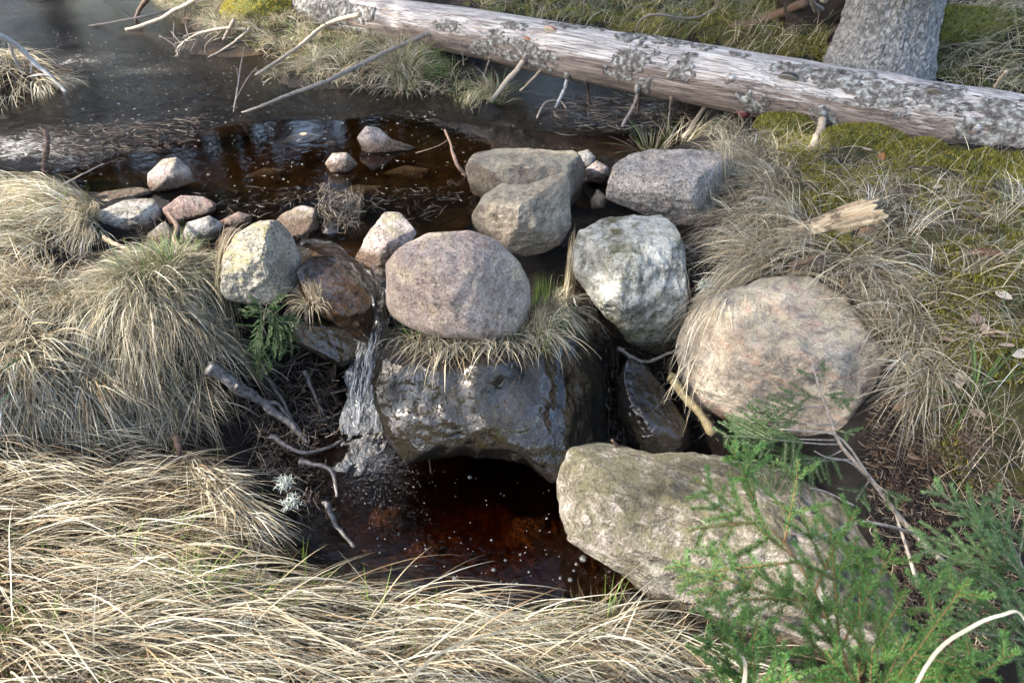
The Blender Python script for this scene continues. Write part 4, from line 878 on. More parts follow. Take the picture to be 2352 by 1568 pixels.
rr_ = (.046 + .028 * tf) * (1 + .20 * rg_) * np.where(np.cos(af) > .55, .8, 1); xx_ = tf * Ls * (1 + np.clip(tf - .6, 0, 1) * .35 * sp_)
V = np.stack([xx_, np.sin(af) * rr_ * 1.05, np.cos(af) * rr_ * .8], 1); V = np.vstack([V, [[Ls * .93, 0, 0]]]); g = np.arange(n1 * n2).reshape(n1, n2)
F = np.stack([g[:-1], g[1:], np.roll(g[1:], -1, 1), np.roll(g[:-1], -1, 1)], -1).reshape(-1, 4); F = np.vstack([F[:, [0, 1, 2]], F[:, [0, 2, 3]], np.stack([g[-1], np.full(n2, n1 * n2), np.roll(g[-1], -1)], 1)])
xa = norm(ax_); ya = norm(np.cross([0, 0, 1.], xa)); za = np.cross(xa, ya)
M['splinter'] = wood_mat('splintered_wood', (0.20, 0.125, 0.05), (0.66, 0.54, 0.36), (1.5, 22, 22), 0.7, 2.2, 0.9, patch=(0.12, 0.085, 0.05))
o = mesh_np('broken_log', V, F, M['splinter']); o.matrix_world = Matrix(((xa[0], ya[0], za[0], p0[0]), (xa[1], ya[1], za[1], p0[1]), (xa[2], ya[2], za[2], p0[2]), (0, 0, 0, 1)))
tag(o, 'splintered pale log end half buried in hay', 'log')
stick('twig', 'short dark twig above the largest boulder', [(1815,612,.16),(1850,600,.2),(1884,586,.24)], .013, .008, 'browntwig', 'twig')
stick('fallen_branch', 'crooked thin branch on the moss behind the trunk', [(1462,68,.3),(1475,42,.4),(1510,33,.44),(1590,42,.40),(1650,18,.46)], .009, .006, 'twig', 'branch', side=[([(1590,42,.40),(1600,25,.45)], .005, .003)])
stick('fallen_branch', 'dark bark covered limb on the moss left of thick trunk', [(1680,66,.32),(1730,58,.36),(1785,36,.45),(1850,8,.6)], .045, .03, 'browntwig', 'branch', side=[([(1700,62,.34),(1690,80,.3)], .018, .012)])
stick('stub', 'thin broken stub standing behind the trunk at far right', [(2288,200,.45),(2298,182,.52),(2312,164,.6)], .014, .009, 'paletwig', 'stick')
stick('twig', 'crooked wet twig hanging before the right hand gap', [(1405,1010,-.3),(1440,1050,-.4),(1446,1080,-.45),(1448,1112,-.5)], .006, .008, 'browntwig', 'twig')
stick('twig', 'pale arched stalk beside the right end of trunk', [(2232,312,.2),(2244,360,.2),(2280,395,.22),(2305,415,.22)], .005, .004, 'greytwig', 'twig')
stick('twig', 'dangling brown root over the dark wet boulder', [(985,860,-.13),(982,930,-.3),(978,1000,-.45),(990,1086,-.6)], .004, .003, 'browntwig', 'root')
stick('twig', 'small white forked twig floating under the trunk', [(1234,270,.01),(1252,236,.03),(1285,232,.02),(1300,248,.01)], .006, .004, 'paletwig', 'twig')
for j, (pts, lb) in enumerate([([(700,850,-.38),(720,900,-.48),(745,955,-.56)], 'wet black root left of the waterfall'), ([(600,850,-.4),(650,920,-.48),(680,985,-.57)], 'long wet root crossing the driftwood'),
    ([(620,1000,-.5),(700,1040,-.55),(790,1010,-.55)], 'wet stick bridging toward the foam'), ([(690,1060,-.5),(760,1080,-.52),(775,1140,-.56)], 'drooping wet stalk over the foam edge'), ([(745,1150,-.5),(775,1210,-.56),(815,1255,-.6)], 'wet stalk at the left edge of pool'),
    ([(1560,700,-.1),(1590,740,-.18),(1575,800,-.22)], 'dark root beside the lichen boulder'), ([(1420,800,-.28),(1480,830,-.3),(1560,800,-.2)], 'wet forked root across the right hand gap'), ([(1560,560,-.02),(1610,600,-.06),(1600,680,-.12)], 'bent brown root under the speckled boulder')]):
    stick('root', lb, pts, .012, .006, 'wetwood', 'root', 'wet roots and stalks around the falls')

# ------------------------------------------------------------------ grass
STRAW = np.array([(.47,.405,.29),(.57,.515,.39),(.38,.315,.21),(.52,.49,.41),(.30,.245,.165),(.63,.59,.48),(.43,.41,.345),(.27,.19,.11)]) * np.array([1.0, .99, .93])
GREYHAY = np.array([(.50,.43,.30),(.60,.53,.39),(.40,.34,.23),(.54,.49,.38),(.31,.26,.17),(.47,.39,.25)])
GREEN = np.array([(.085,.15,.03),(.13,.20,.05),(.06,.11,.03),(.17,.24,.05)])
DKBROWN = np.array([(.16,.09,.05),(.10,.06,.035),(.24,.15,.08)])
DKGREEN = np.array([(.05,.10,.04),(.07,.13,.055),(.04,.08,.03)])

def sample_poly(poly, n):
    lo = poly.min(0); hi = poly.max(0); out = np.zeros((0, 2))
    while len(out) < n:
        p = rng.uniform(lo, hi, (n * 3, 2)); out = np.vstack([out, p[inpoly(p[:, 0], p[:, 1], poly)]])
    return out[:n]

def blades(roots, d0, length, width, K=9, grav=2.0, flow=None, fa=0.6, pal=STRAW, surf=None, clear=(0.0, 0.03), curl=0.25, jit_col=.30, floor_=None, hang=None):
    """ribbons that grow from roots along d0, sag, and lie down on whatever is below"""
    n = len(roots); p = roots.copy(); d = norm(d0); seg = (length / K)[:, None]
    G = HD if surf is None else surf; cl = rng.uniform(*clear, n) if clear[1] > 0 else np.zeros(n)
    P = [p.copy()]; lk = LOCKT[lockid(roots[:, :2])]; cu = rng.normal(0, curl, (n, 3)) * .6 + lk[:, :3] * curl * .9; ph = lk[:, 3] * 2 + rng.uniform(0, 2, n)
    for k in range(K):
        d = d + np.array([0, 0, -1.]) * grav * seg + cu * seg * 6 * np.sin(ph + k * .9)[:, None]
        if flow is not None: d = d + fa * seg * 3 * flow
        d = norm(d); q = p + d * seg; h = look(G, q[:, 0], q[:, 1]) + cl
        if floor_ is not None: h = np.maximum(h, floor_)
        q[:, 2] = np.where((q[:, 2] < h), h, q[:, 2])
        dn = q - p; ln = np.linalg.norm(dn, axis=1, keepdims=True); q = p + dn / np.maximum(ln, 1e-6) * np.minimum(ln, seg * 1.6)
        d = norm(q - p); p = q; P.append(p.copy())
    P = np.stack(P, 1)
    if hang is not None:      # no long blade stands out over open water
        bad = (P[:, -1, 2] - look(HG, P[:, -1, 0], P[:, -1, 1]) > hang) & (rng.uniform(0, 1, n) < .96)
        P = P[~bad]; width = width[~bad]; n = len(P)
    T = norm(np.gradient(P, axis=1))
    ref = norm(np.array([0, 0, 1.0]) + rng.normal(0, .45, (n, 3)))[:, None, :]; sd = norm(np.cross(T, ref))
    s = np.linspace(0, 1, K + 1); wd = (width[:, None] * np.interp(s, [0, .15, .6, 1], [.7, 1, .8, .06])[None, :])[..., None] * .5
    V = np.stack([P - sd * wd, P + sd * wd], 2).reshape(-1, 3)
    b = (np.arange(n) * (K + 1) * 2)[:, None] + np.arange(K)[None, :] * 2
    F = np.stack([b, b + 1, b + 3, b + 2], -1).reshape(-1, 4)
    c = pal[rng.integers(0, len(pal), n)] * (1 + rng.normal(0, jit_col, (n, 1))).clip(.4, 1.6)
    return V, F, np.repeat(c, (K + 1) * 2, 0)

LOCKT = rng.normal(0, 1, (8192, 4))
def lockid(xy, s=.04):
    c = np.floor(xy / s + .35 * fbm(np.c_[xy * 20, np.zeros(len(xy))], 2)[:, None]).astype(np.int64)
    return ((c[:, 0] * 73856093) ^ (c[:, 1] * 19349663)) % 8192

class Grass:
    def __init__(s): s.v = []; s.f = []; s.c = []; s.n = 0
    def put(s, VFC):
        V, F, C = VFC; s.v.append(V); s.f.append(F + s.n); s.c.append(C); s.n += len(V)
    def build(s, name, label, mat='grass', **kw):
        o = mesh_np(name, np.vstack(s.v), np.vstack(s.f), M[mat], col=np.clip(np.vstack(s.c), .005, .9))
        return tag(o, label, kw.get('cat'), kw.get('group'), kw.get('kind'))

def swirl(xy, sc, seed):
    return fbm(np.c_[xy * sc, np.full(len(xy), seed)], 2)

def lay(G, poly_, n, flow_deg, spread, Lr, Wr, pal=STRAW, up=.5, grav=2.5, swirl_deg=30, sc=2.5, clear=(0, .03), K=9, fa=.7, curl=.2, surf=None, clump=0.0, raw=False, floor_=None, hang=.13, gap=.22):
    """flattened or arching grass over a region; flow_deg = compass of the lie in the ground plane (0 = +x, 90 = away)"""
    pl = np.array(poly_, float) if raw else poly_px(poly_)
    xy = sample_poly(pl, n)
    if clump:
        nc = max(3, int(n / clump)); cc = sample_poly(pl, nc); xy = cc[rng.integers(0, nc, n)] + rng.normal(0, .022, (n, 2))
    z = look(HG if surf is None else surf, xy[:, 0], xy[:, 1])
    lk = LOCKT[lockid(xy)]
    if gap: kp = LOCKT[lockid(xy, .055), 1] > np.quantile(LOCKT[:, 1], gap); xy = xy[kp]; z = z[kp]; lk = lk[kp]; n = len(xy)
    a = np.radians(flow_deg + swirl_deg * swirl(xy, sc, flow_deg) + lk[:, 0] * spread * .8 + rng.normal(0, spread * .7, n))
    fl = np.stack([np.cos(a), np.sin(a), np.zeros(n)], 1); d0 = fl * (1 - up * .6) + np.array([0, 0, 1]) * (up * rng.uniform(.4, 1.3, n))[:, None]
    L = rng.uniform(*Lr, n); Wd = rng.uniform(*Wr, n)
    G.put(blades(np.c_[xy, z - .01], d0, L, Wd, K, grav, fl, fa, pal, surf, clear, curl, floor_=floor_, hang=hang))

def tuft(G, c, n, r, Lr, Wr, pal, out=.8, grav=5, flow=None, fa=.5, K=9, clear=(0, .02), surf=None, base_z=None):
    a = rng.uniform(0, 2 * np.pi, n); rr = r * np.sqrt(rng.uniform(0, 1, n)); xy = c[:2] + np.stack([np.cos(a), np.sin(a)], 1) * rr[:, None]
    z = look(HG, xy[:, 0], xy[:, 1]) if base_z is None else np.full(n, base_z)
    d = np.stack([np.cos(a), np.sin(a), np.zeros(n)], 1) * out * (.3 + rr / r)[:, None] + np.array([0, 0, 1.]) + rng.normal(0, .25, (n, 3))
    fl = None if flow is None else np.tile(np.array([*flow, 0.]), (n, 1))
    G.put(blades(np.c_[xy, z - .01], d, rng.uniform(*Lr, n), rng.uniform(*Wr, n), K, grav, fl, fa, pal, surf, clear))

def grad(xy, e=.06):
    gx = Hh(xy[:, 0] + e, xy[:, 1]) - Hh(xy[:, 0] - e, xy[:, 1]); gy = Hh(xy[:, 0], xy[:, 1] + e) - Hh(xy[:, 0], xy[:, 1] - e)
    return -np.stack([gx, gy], 1) / (2 * e)

def tufts(G, poly_, nt, per, Lr, Wr, pal, bias=None, spread=28, jitter=50, r=.018, up=.55, grav=5.0, curl=.22, hill=1.0, clear=(0, .035), K=9, fa=.4, surf=None, hang=None, tone=.28):
    pl = poly_px(poly_); c = sample_poly(pl, nt); g = grad(c) * hill
    if bias is not None: g = g + np.array(bias)[None, :]
    a0 = np.arctan2(g[:, 1], g[:, 0]) + np.radians(rng.normal(0, jitter, nt)); k = np.repeat(np.arange(nt), rng.integers(int(per * .5), int(per * 1.5) + 1, nt)); n = len(k)
    xy = c[k] + rng.normal(0, r, (n, 2)); z = look(HG if surf is None else surf, xy[:, 0], xy[:, 1]); a = a0[k] + np.radians(rng.normal(0, spread, n)); fl = np.stack([np.cos(a), np.sin(a), np.zeros(n)], 1)
    sc_ = rng.uniform(.7, 1.2, nt)[k]; tn = (1 + rng.normal(0, tone, nt)).clip(.45, 1.5)[k]; u_ = (up * rng.uniform(.3, 1.6, nt))[k]
    V, F, C = blades(np.c_[xy, z - .008], fl * .75 + np.array([0, 0, 1.]) * (u_ * rng.uniform(.5, 1.3, n))[:, None], rng.uniform(*Lr, n) * sc_, rng.uniform(*Wr, n), K, grav, fl, fa, pal, surf, clear, curl)
    G.put((V, F, C * np.repeat(tn, (K + 1) * 2)[:, None]))

# near bank: thick flattened straw
G = Grass()
NEAR = [(-60,1230),(260,1215),(380,1270),(520,1290),(640,1330),(820,1390),(980,1425),(1200,1450),(1370,1425),(1600,1495),(1680,1568),(1680,1680),(-60,1680)]
OLDSHADE = STRAW * np.array([.24, .20, .155]); NEARP = np.vstack([STRAW * .92, STRAW * .85, STRAW * .55])  # old under-layer strands, darkened to paint shade into the gaps
lay(G, NEAR, 6000, 0, 40, (.12,.35), (.002,.005), OLDSHADE, .2, 4, 40, 3.2, (0,.015), K=8, curl=.3, gap=.1)
lay(G, NEAR, 8000, 0, 14, (.20,.50), (.0014,.0040), NEARP, .24, 3.0, 36, 2.6, (0,.05), K=11, curl=.10, gap=.52)
lay(G, [(-60,1300),(400,1330),(900,1400),(1300,1450),(1680,1568),(1680,1680),(-60,1680)], 2600, -10, 22, (.25,.55), (.0016,.0045), NEARP, .35, 2.6, 44, 3, (.02,.08), K=10, curl=.12, gap=.45)
lay(G, [(850,1390),(1300,1420),(1600,1490),(1650,1600),(900,1600)], 2200, -28, 16, (.22,.48), (.0016,.004), NEARP, .4, 2.6, 26, 3, (0,.06), K=10, curl=.12, gap=.45)
lay(G, [(-60,1480),(1500,1500),(1650,1680),(-60,1680)], 380, 20, 90, (.2,.42), (.0018,.004), STRAW, 1.2, 1.2, 20, 3, (0,.05), K=9)
lay(G, NEAR, 260, 20, 60, (.04,.14), (.0008,.002), DKBROWN, .8, 3, 60, 3, (0,.04), K=5, gap=0)
lay(G, NEAR, 650, 10, 90, (.15,.35), (.0014,.0032), STRAW * 1.1, .6, 2.5, 30, 3, (.02,.07), K=8, gap=0)
lay(G, NEAR, 1100, 30, 70, (.08,.2), (.0025,.004), GREEN, 1.1, .6, 20, 3, (0,.03), K=6)
G.build('dry_grass', 'thick mat of pale flattened straw on the near bank', kind='stuff')

G = Grass()
for cx, cy, n in [(430,1385,70),(460,1360,40),(290,1330,14),(560,1400,16),(1010,1480,14),(880,1450,12),(380,1250,14),(700,1340,10),(1250,1500,18),(1400,1450,20),(1180,1560,16),(120,1480,16)]:
    tuft(G, hit(cx, cy) + np.array([0, 0, .02]), int(n * 1.8), .035, (.08,.20), (.002,.0036), np.array([(.16,.24,.04),(.22,.30,.06),(.12,.19,.035)]), .9, 2.0, flow=(.6, .1), K=7)
G.build('green_shoots', 'fresh green blades pushing through the near straw', kind='stuff')

# shelf between: straw sweeping to the pool
G = Grass()
lay(G, [(-60,1000),(200,990),(330,1020),(390,1070),(470,1140),(500,1220),(400,1265),(250,1205),(-60,1230)], 3800, -8, 15, (.18,.36), (.0016,.004), STRAW, .28, 3, 26, 2.5, (0,.045), K=10, curl=.12, gap=.4)
lay(G, [(-60,1000),(200,990),(330,1020),(390,1070),(470,1140),(500,1220),(400,1265),(250,1205),(-60,1230)], 2600, -20, 45, (.1,.28), (.002,.004), OLDSHADE, .25, 4, 40, 3, (0,.015), K=8, gap=.1)
lay(G, [(400,1020),(480,1070),(590,1180),(580,1230),(470,1150)], 1100, -48, 14, (.16,.32), (.002,.004), STRAW, .4, 4.0, 12, 2.5, (0,.05), K=10)
lay(G, [(-60,1000),(420,1020),(690,1200),(250,1205),(-60,1230)], 160, 60, 70, (.08,.2), (.0025,.0045), GREEN, 1.2, .6, 20, 3, (0,.03), K=6)
G.build('dry_grass', 'straw sweeping down to the left edge of the pool', kind='stuff')

# lower left: coarse hanging sedge with some green leaves
G = Grass()
tufts(G, [(-60,790),(60,780),(160,820),(240,900),(200,970),(60,950),(-60,930)], 85, 26, (.14,.36), (.0025,.0055), np.vstack([STRAW * 1.1, STRAW * .7]), (.1, -.5), 22, 40, .02, .55, 5)
lay(G, [(-60,780),(230,860),(200,960),(-60,920)], 150, -85, 25, (.2,.36), (.005,.009), DKGREEN, .8, 3, 20, 3, (0.01,.06), K=9)
lay(G, [(-60,700),(100,720),(120,800),(-60,800)], 1200, -100, 30, (.15,.35), (.002,.004), STRAW, .5, 3, 25, 3, (0,.04), K=8)
G.build('sedge', 'coarse straw and dark green sedge leaves hanging at lower left', kind='stuff')

# ledge hanging straw + hanging tussock
G = Grass()
tufts(G, [(-40,680),(150,670),(330,660),(330,705),(200,725),(-40,740)], 90, 26, (.08,.24), (.0015,.003), np.vstack([STRAW, STRAW, GREYHAY * .8]), (0, -.5), 22, 30, .016, .4, 7)
lay(G, [(60,690),(330,665),(330,700),(60,730)], 160, -70, 50, (.06,.16), (.002,.003), GREEN, 1, 2, 20, 4, (0,.03), K=6)
G.build('dry_grass', 'curtain of straw hanging from the turf ledge', kind='stuff')
G = Grass(); tc_ = hit(410, 655)
a = None
TP = np.vstack([STRAW * .95, GREYHAY * .85, GREYHAY * .6, STRAW * .45])
tufts(G, [(330,600),(400,575),(470,610),(540,690),(560,790),(520,870),(450,950),(330,940),(200,900),(160,800),(220,700)], 270, 34, (.10,.30), (.0015,.0032), TP, (0, -.55), 22, 32, .022, .32, 7)
tufts(G, [(340,600),(400,580),(465,615),(500,680),(330,700),(290,660)], 40, 30, (.08,.18), (.0015,.003), TP, (.0, -.5), 26, 50, .02, .45, 6)
tufts(G, [(340,600),(480,620),(540,780),(450,940),(250,880),(200,760)], 80, 18, (.06,.18), (.002,.0034), np.vstack([GREEN * 1.2, DKGREEN]), (0, -.1), 30, 80, .015, .9, 3, K=7)
for (cx, cy, n) in [(415,585,110),(400,640,90),(380,720,60),(530,810,70),(380,900,60),(470,940,40)]:
    tuft(G, hit(cx, cy), n, .07, (.06,.16), (.002,.0032), GREEN, .8, 2, K=6)
G.build('grass_tussock', 'big shaggy grass tussock hanging over the dark bank', cat='grass tussock')

# left straw bank
G = Grass()
lay(G, [(-80,430),(60,415),(160,440),(230,480),(225,520),(120,560),(40,610),(-80,640)], 2600, -148, 14, (.2,.42), (.002,.004), STRAW * 1.08, .25, 4, 16, 2.5, (0,.03), K=10, curl=.1, gap=.35)
tufts(G, [(-80,430),(60,415),(160,440),(230,480),(225,520),(120,560),(40,610),(-80,640)], 60, 26, (.14,.34), (.0018,.0038), STRAW * 1.15, (-.7, -.5), 18, 28, .022, .2, 6)
lay(G, [(180,470),(238,490),(240,530),(215,560),(190,540)], 900, -88, 14, (.12,.22), (.0018,.003), STRAW, .5, 7, 10, 3, (0,.02), K=8)
lay(G, [(0,430),(230,480),(120,560),(-40,600)], 240, 60, 60, (.07,.18), (.0022,.0036), GREEN, 1.1, .7, 20, 3, (0,.03), K=6)
lay(G, [(-80,640),(60,620),(170,640),(140,680),(-60,700)], 1100, -60, 60, (.08,.25), (.0016,.003), np.vstack([STRAW, STRAW[[7,4,7,4]] * .7]), .5, 3, 30, 3, (0,.03), K=8)
G.build('dry_grass', 'sunlit straw combed over the left bank', kind='stuff')

# tussock at top left
G = Grass()
lay(G, [(-120,110),(20,120),(80,160),(130,205),(60,230),(-120,240)], 2600, -70, 30, (.25,.55), (.003,.006), STRAW, .7, 4, 25, 2, (0,.04), K=9)
lay(G, [(60,165),(140,195),(150,215),(90,215)], 500, -35, 35, (.15,.4), (.003,.005), STRAW, .5, 4, 25, 2, (0,.04), K=9)
G.build('grass_tussock', 'straw tussock at the far left edge of the pond', cat='grass tussock')

# tuft under the central boulder
G = Grass()
for cx, cy in [(935,775),(965,785),(1000,792),(1040,797),(1085,798),(1130,796),(1170,790),(1205,778),(900,768)]:
    c = hit(cx, cy, HD1); n = 75; xy = c[:2] + rng.normal(0, .028, (n, 2)); z = np.minimum(look(HD1, xy[:, 0], xy[:, 1]), c[2] + .02)
    an = np.radians(-90 + rng.normal(0, 26, n) + (cx - 1060) * .10); fl = np.stack([np.cos(an), np.sin(an), np.zeros(n)], 1)
    G.put(blades(np.c_[xy, z], fl * .9 + np.array([0, 0, .5]), rng.uniform(.10, .24, n), rng.uniform(.0018, .0036, n), 9, 6.5, fl, .3, np.vstack([STRAW * 1.15, GREYHAY]), HD1, (0, .03), .22))
for cx, cy, n in [(1240,730,260),(1265,720,340),(1285,700,240),(1230,765,260),(1215,790,160)]:
    c = hit(cx, cy, HD1); xy = c[:2] + rng.normal(0, .03, (n, 2)); z = np.minimum(look(HD1, xy[:, 0], xy[:, 1]), c[2] + .02)
    an = np.radians(-72 + rng.normal(0, 16, n)); fl = np.stack([np.cos(an), np.sin(an), np.zeros(n)], 1)
    G.put(blades(np.c_[xy, z], fl * .8 + np.array([0, 0, .8]), rng.uniform(.14, .28, n), rng.uniform(.0018, .0034, n), 9, 5.5, fl, .4, np.vstack([STRAW * 1.15, GREYHAY * 1.1]), HD1, (0, .05), .15))
for cx, cy, n in [(1265,690,130),(1240,705,70),(1245,800,50),(1160,792,50),(1090,790,30),(960,780,30),(1285,755,40)]:
    c = hit(cx, cy, HD1); tuft(G, c, n, .035, (.06,.13), (.0018,.003), GREEN, .7, 2.5, K=6, surf=HD1, base_z=c[2])
G.build('grass_tuft', 'fringe of dry grass hanging under the pink boulder', cat='grass tussock')
G = Grass(); c = hit(715, 690, HD1); tuft(G, c, 200, .045, (.07,.15), (.0014,.0024), np.vstack([STRAW, GREYHAY]) * .85, .5, 14, flow=(.1, -1), fa=2.0, K=9, surf=HD, base_z=c[2] - .01)
G.build('grass_tuft', 'small dry grass tuft on the brown wet rock', cat='grass tussock')

# right bank hay
G = Grass()
HAYP = np.vstack([GREYHAY * 1.3, STRAW * 1.1, GREYHAY * .65, STRAW * .6])
lay(G, [(1680,360),(1740,330),(1800,420),(1760,540),(1700,560),(1660,500)], 700, -115, 24, (.15,.34), (.0018,.0032), HAYP, .45, 5, 30, 3.5, (0,.035), K=11, curl=.35, gap=.32)
lay(G, [(1680,560),(1760,520),(1900,540),(1960,600),(1880,640),(1780,630),(1690,650)], 1300, -150, 28, (.18,.40), (.0018,.0034), HAYP, .4, 5, 34, 3.5, (0,.03), K=12, curl=.3, gap=.32)
lay(G, [(1900,590),(2030,610),(2100,720),(2130,830),(2085,830),(2020,740),(1920,650)], 600, -62, 30, (.15,.34), (.0018,.0034), HAYP, .5, 5, 30, 3, (0,.03), K=11, curl=.35, gap=.32)
lay(G, [(1600,300),(1740,290),(1900,330),(1850,420),(1720,420),(1640,340)], 1300, -130, 60, (.08,.24), (.0017,.003), HAYP, .6, 5, 50, 4, (0,.03), K=9, curl=.35, gap=.35)
lay(G, [(1800,430),(2060,440),(2352,480),(2420,640),(2352,720),(2080,640),(1900,560)], 480, -150, 70, (.10,.28), (.0017,.0032), HAYP, .4, 5, 70, 3, (0,.025), K=10, curl=.35, gap=.38)
lay(G, [(2050,660),(2352,560),(2420,740),(2352,860),(2150,800)], 320, -110, 60, (.10,.26), (.0017,.0032), HAYP, .4, 5, 70, 3, (0,.025), K=10, curl=.35, gap=.38)
lay(G, [(1850,320),(2100,335),(2400,372),(2420,500),(1900,440)], 420, -90, 120, (.1,.26), (.0014,.0026), HAYP, .6, 3, 60, 2, (0,.04), K=9)
lay(G, [(2060,1000),(2050,860),(2100,800),(2420,800),(2420,1250),(2200,1250),(2060,1080)], 420, -90, 120, (.08,.25), (.0013,.0024), GREYHAY, .5, 3, 60, 2, (0,.03), K=9)
lay(G, [(1600,300),(2352,420),(2352,900),(2060,820),(1950,600),(1700,540)], 420, 60, 90, (.06,.16), (.0016,.0028), DKGREEN, 1.1, 1, 30, 2, (0,.03), K=6)
tufts(G, [(1650,340),(1740,330),(1800,440),(1860,550),(1940,630),(1860,640),(1700,650),(1670,520)], 120, 26, (.12,.32), (.0015,.0032), HAYP, (-.2, -.25), 26, 40, .02, .55, 5)
tufts(G, [(1930,590),(2030,610),(2120,740),(2150,900),(2100,980),(2085,830),(2010,710)], 60, 26, (.12,.30), (.0015,.0032), HAYP, (.15, -.3), 26, 40, .02, .6, 5)
tufts(G, [(1900,430),(2352,470),(2420,840),(2150,800),(1960,560)], 34, 22, (.10,.28), (.0015,.003), HAYP, (-.2, -.1), 34, 80, .02, .6, 5)
G.build('dry_grass', 'grey hay draped over the right bank around the boulders', kind='stuff')
G = Grass()   # strands laid over the largest boulder and behind it
for (cx, cy, n, deg, Lr) in [(1690,640,260,-135,(.2,.38)),(1630,720,110,-115,(.15,.3)),(1800,628,34,-52,(.25,.4))]:
    c = hit(cx, cy, HD); xy = c[:2] + rng.normal(0, .05 if n > 100 else .02, (n, 2)); z = look(HD, xy[:, 0], xy[:, 1]); an = np.radians(deg + rng.normal(0, 9, n)); fl = np.stack([np.cos(an), np.sin(an), np.zeros(n)], 1)
    G.put(blades(np.c_[xy, z], fl + np.array([0, 0, .25]), rng.uniform(*Lr, n), rng.uniform(.0015, .0026, n), 12, 4, fl, .6, GREYHAY, HD, (.002, .02), .1))
G.build('dry_grass', 'hay strands combed across the top of the largest boulder', kind='stuff')
G = Grass(); c = hit(2235, 915); 
for j in range(1): tuft(G, c, 26, .02, (.14,.26), (.005,.009), GREEN, 1.3, 3.5, flow=(-.6, -.5), K=9)
G.build('grass_tuft', 'bright green broad leaved grass tuft on the right slope', cat='grass tussock')
G = Grass(); c = hit(1505, 330); tuft(G, at(1500,345,.0), 60, .06, (.15,.35), (.002,.004), np.vstack([GREEN, GREYHAY]), .8, 2.5, K=9)
tuft(G, at(1560,325,.0), 60, .08, (.15,.35), (.002,.004), np.vstack([GREEN, GREYHAY]), .8, 2.5, K=9)
G.build('grass_tuft', 'green sedge tuft at the water under the trunk', cat='grass tussock')

# bank below the trunk
G = Grass()
tufts(G, [(340,20),(470,-30),(640,-30),(800,75),(960,110),(1060,170),(1010,240),(880,222),(760,196),(650,182),(560,128),(430,65)], 190, 26, (.10,.30), (.0018,.0038), np.vstack([GREYHAY * 1.1, STRAW * 1.1, GREYHAY * .7]), (0, -.2), 32, 55, .025, .8, 5)
lay(G, [(340,20),(470,-30),(640,-30),(800,75),(960,110),(1060,170),(1010,235),(880,215),(760,190),(650,175),(560,120),(430,65)], 3800, -95, 40, (.12,.34), (.002,.004), np.vstack([GREYHAY, STRAW[:4], GREEN * 1.1]), .8, 4, 40, 2, (0,.05), K=8)
lay(G, [(560,120),(650,172),(760,188),(890,215),(1000,240),(1000,225),(880,195),(760,165),(660,150)], 1000, -95, 45, (.10,.26), (.002,.004), np.vstack([GREYHAY, STRAW[:4]]), .7, 5, 45, 4, (0,.03), K=8, curl=.4)
lay(G, [(1000,190),(1130,205),(1200,225),(1190,262),(1090,268),(1000,240)], 1200, -95, 60, (.08,.22), (.002,.0036), np.vstack([GREYHAY, GREEN]), .8, 4, 40, 2, (0,.03), K=7)
lay(G, [(340,20),(640,-30),(960,110),(1060,170),(880,200),(560,110)], 900, 80, 60, (.08,.22), (.0025,.004), GREEN, 1.1, 1, 30, 2, (0,.03), K=6)
G.build('bank_grass', 'mixed dry and green grass on the bank below the trunk', kind='stuff')
for (cx, cy, n, pal, lb) in [(915,150,420,np.vstack([GREYHAY, STRAW]),'shaggy straw tussock leaning over the bank below the trunk'), (965,165,260,GREEN,'green sedge tussock close under the trunk'), (1140,232,220,np.vstack([GREYHAY, GREEN]),'low tussock at the foot of the thick pale branch'), (930,195,300,GREYHAY,'pale spiky tussock touching the pond water')]:
    G = Grass(); c = hit(cx, cy); tuft(G, c, n, .09, (.16,.36), (.002,.0042), pal, .9, 5, flow=(0, -1), fa=.25, K=9); G.build('grass_tussock', lb, cat='grass tussock', group='tussocks on the bank below the trunk')

# behind the trunk
G = Grass()
lay(G, [(1000,-40),(1900,-40),(1900,160),(1500,110),(1200,60)], 6000, -95, 80, (.10,.32), (.002,.0036), np.vstack([GREYHAY * 1.25, GREEN * 1.1, np.array([(.30,.28,.09),(.38,.34,.13)])]), .8, 3, 60, 1.5, (0,.04), K=7)
lay(G, [(2120,60),(2420,-20),(2420,240),(2352,240),(2120,180)], 5200, -130, 50, (.12,.36), (.002,.0036), np.vstack([GREYHAY * 1.3, GREYHAY * 1.2, GREEN]), .7, 3, 50, 1.5, (0,.05), K=8)
G.build('forest_grass', 'hay and green grass on the forest floor behind the trunk', kind='stuff')

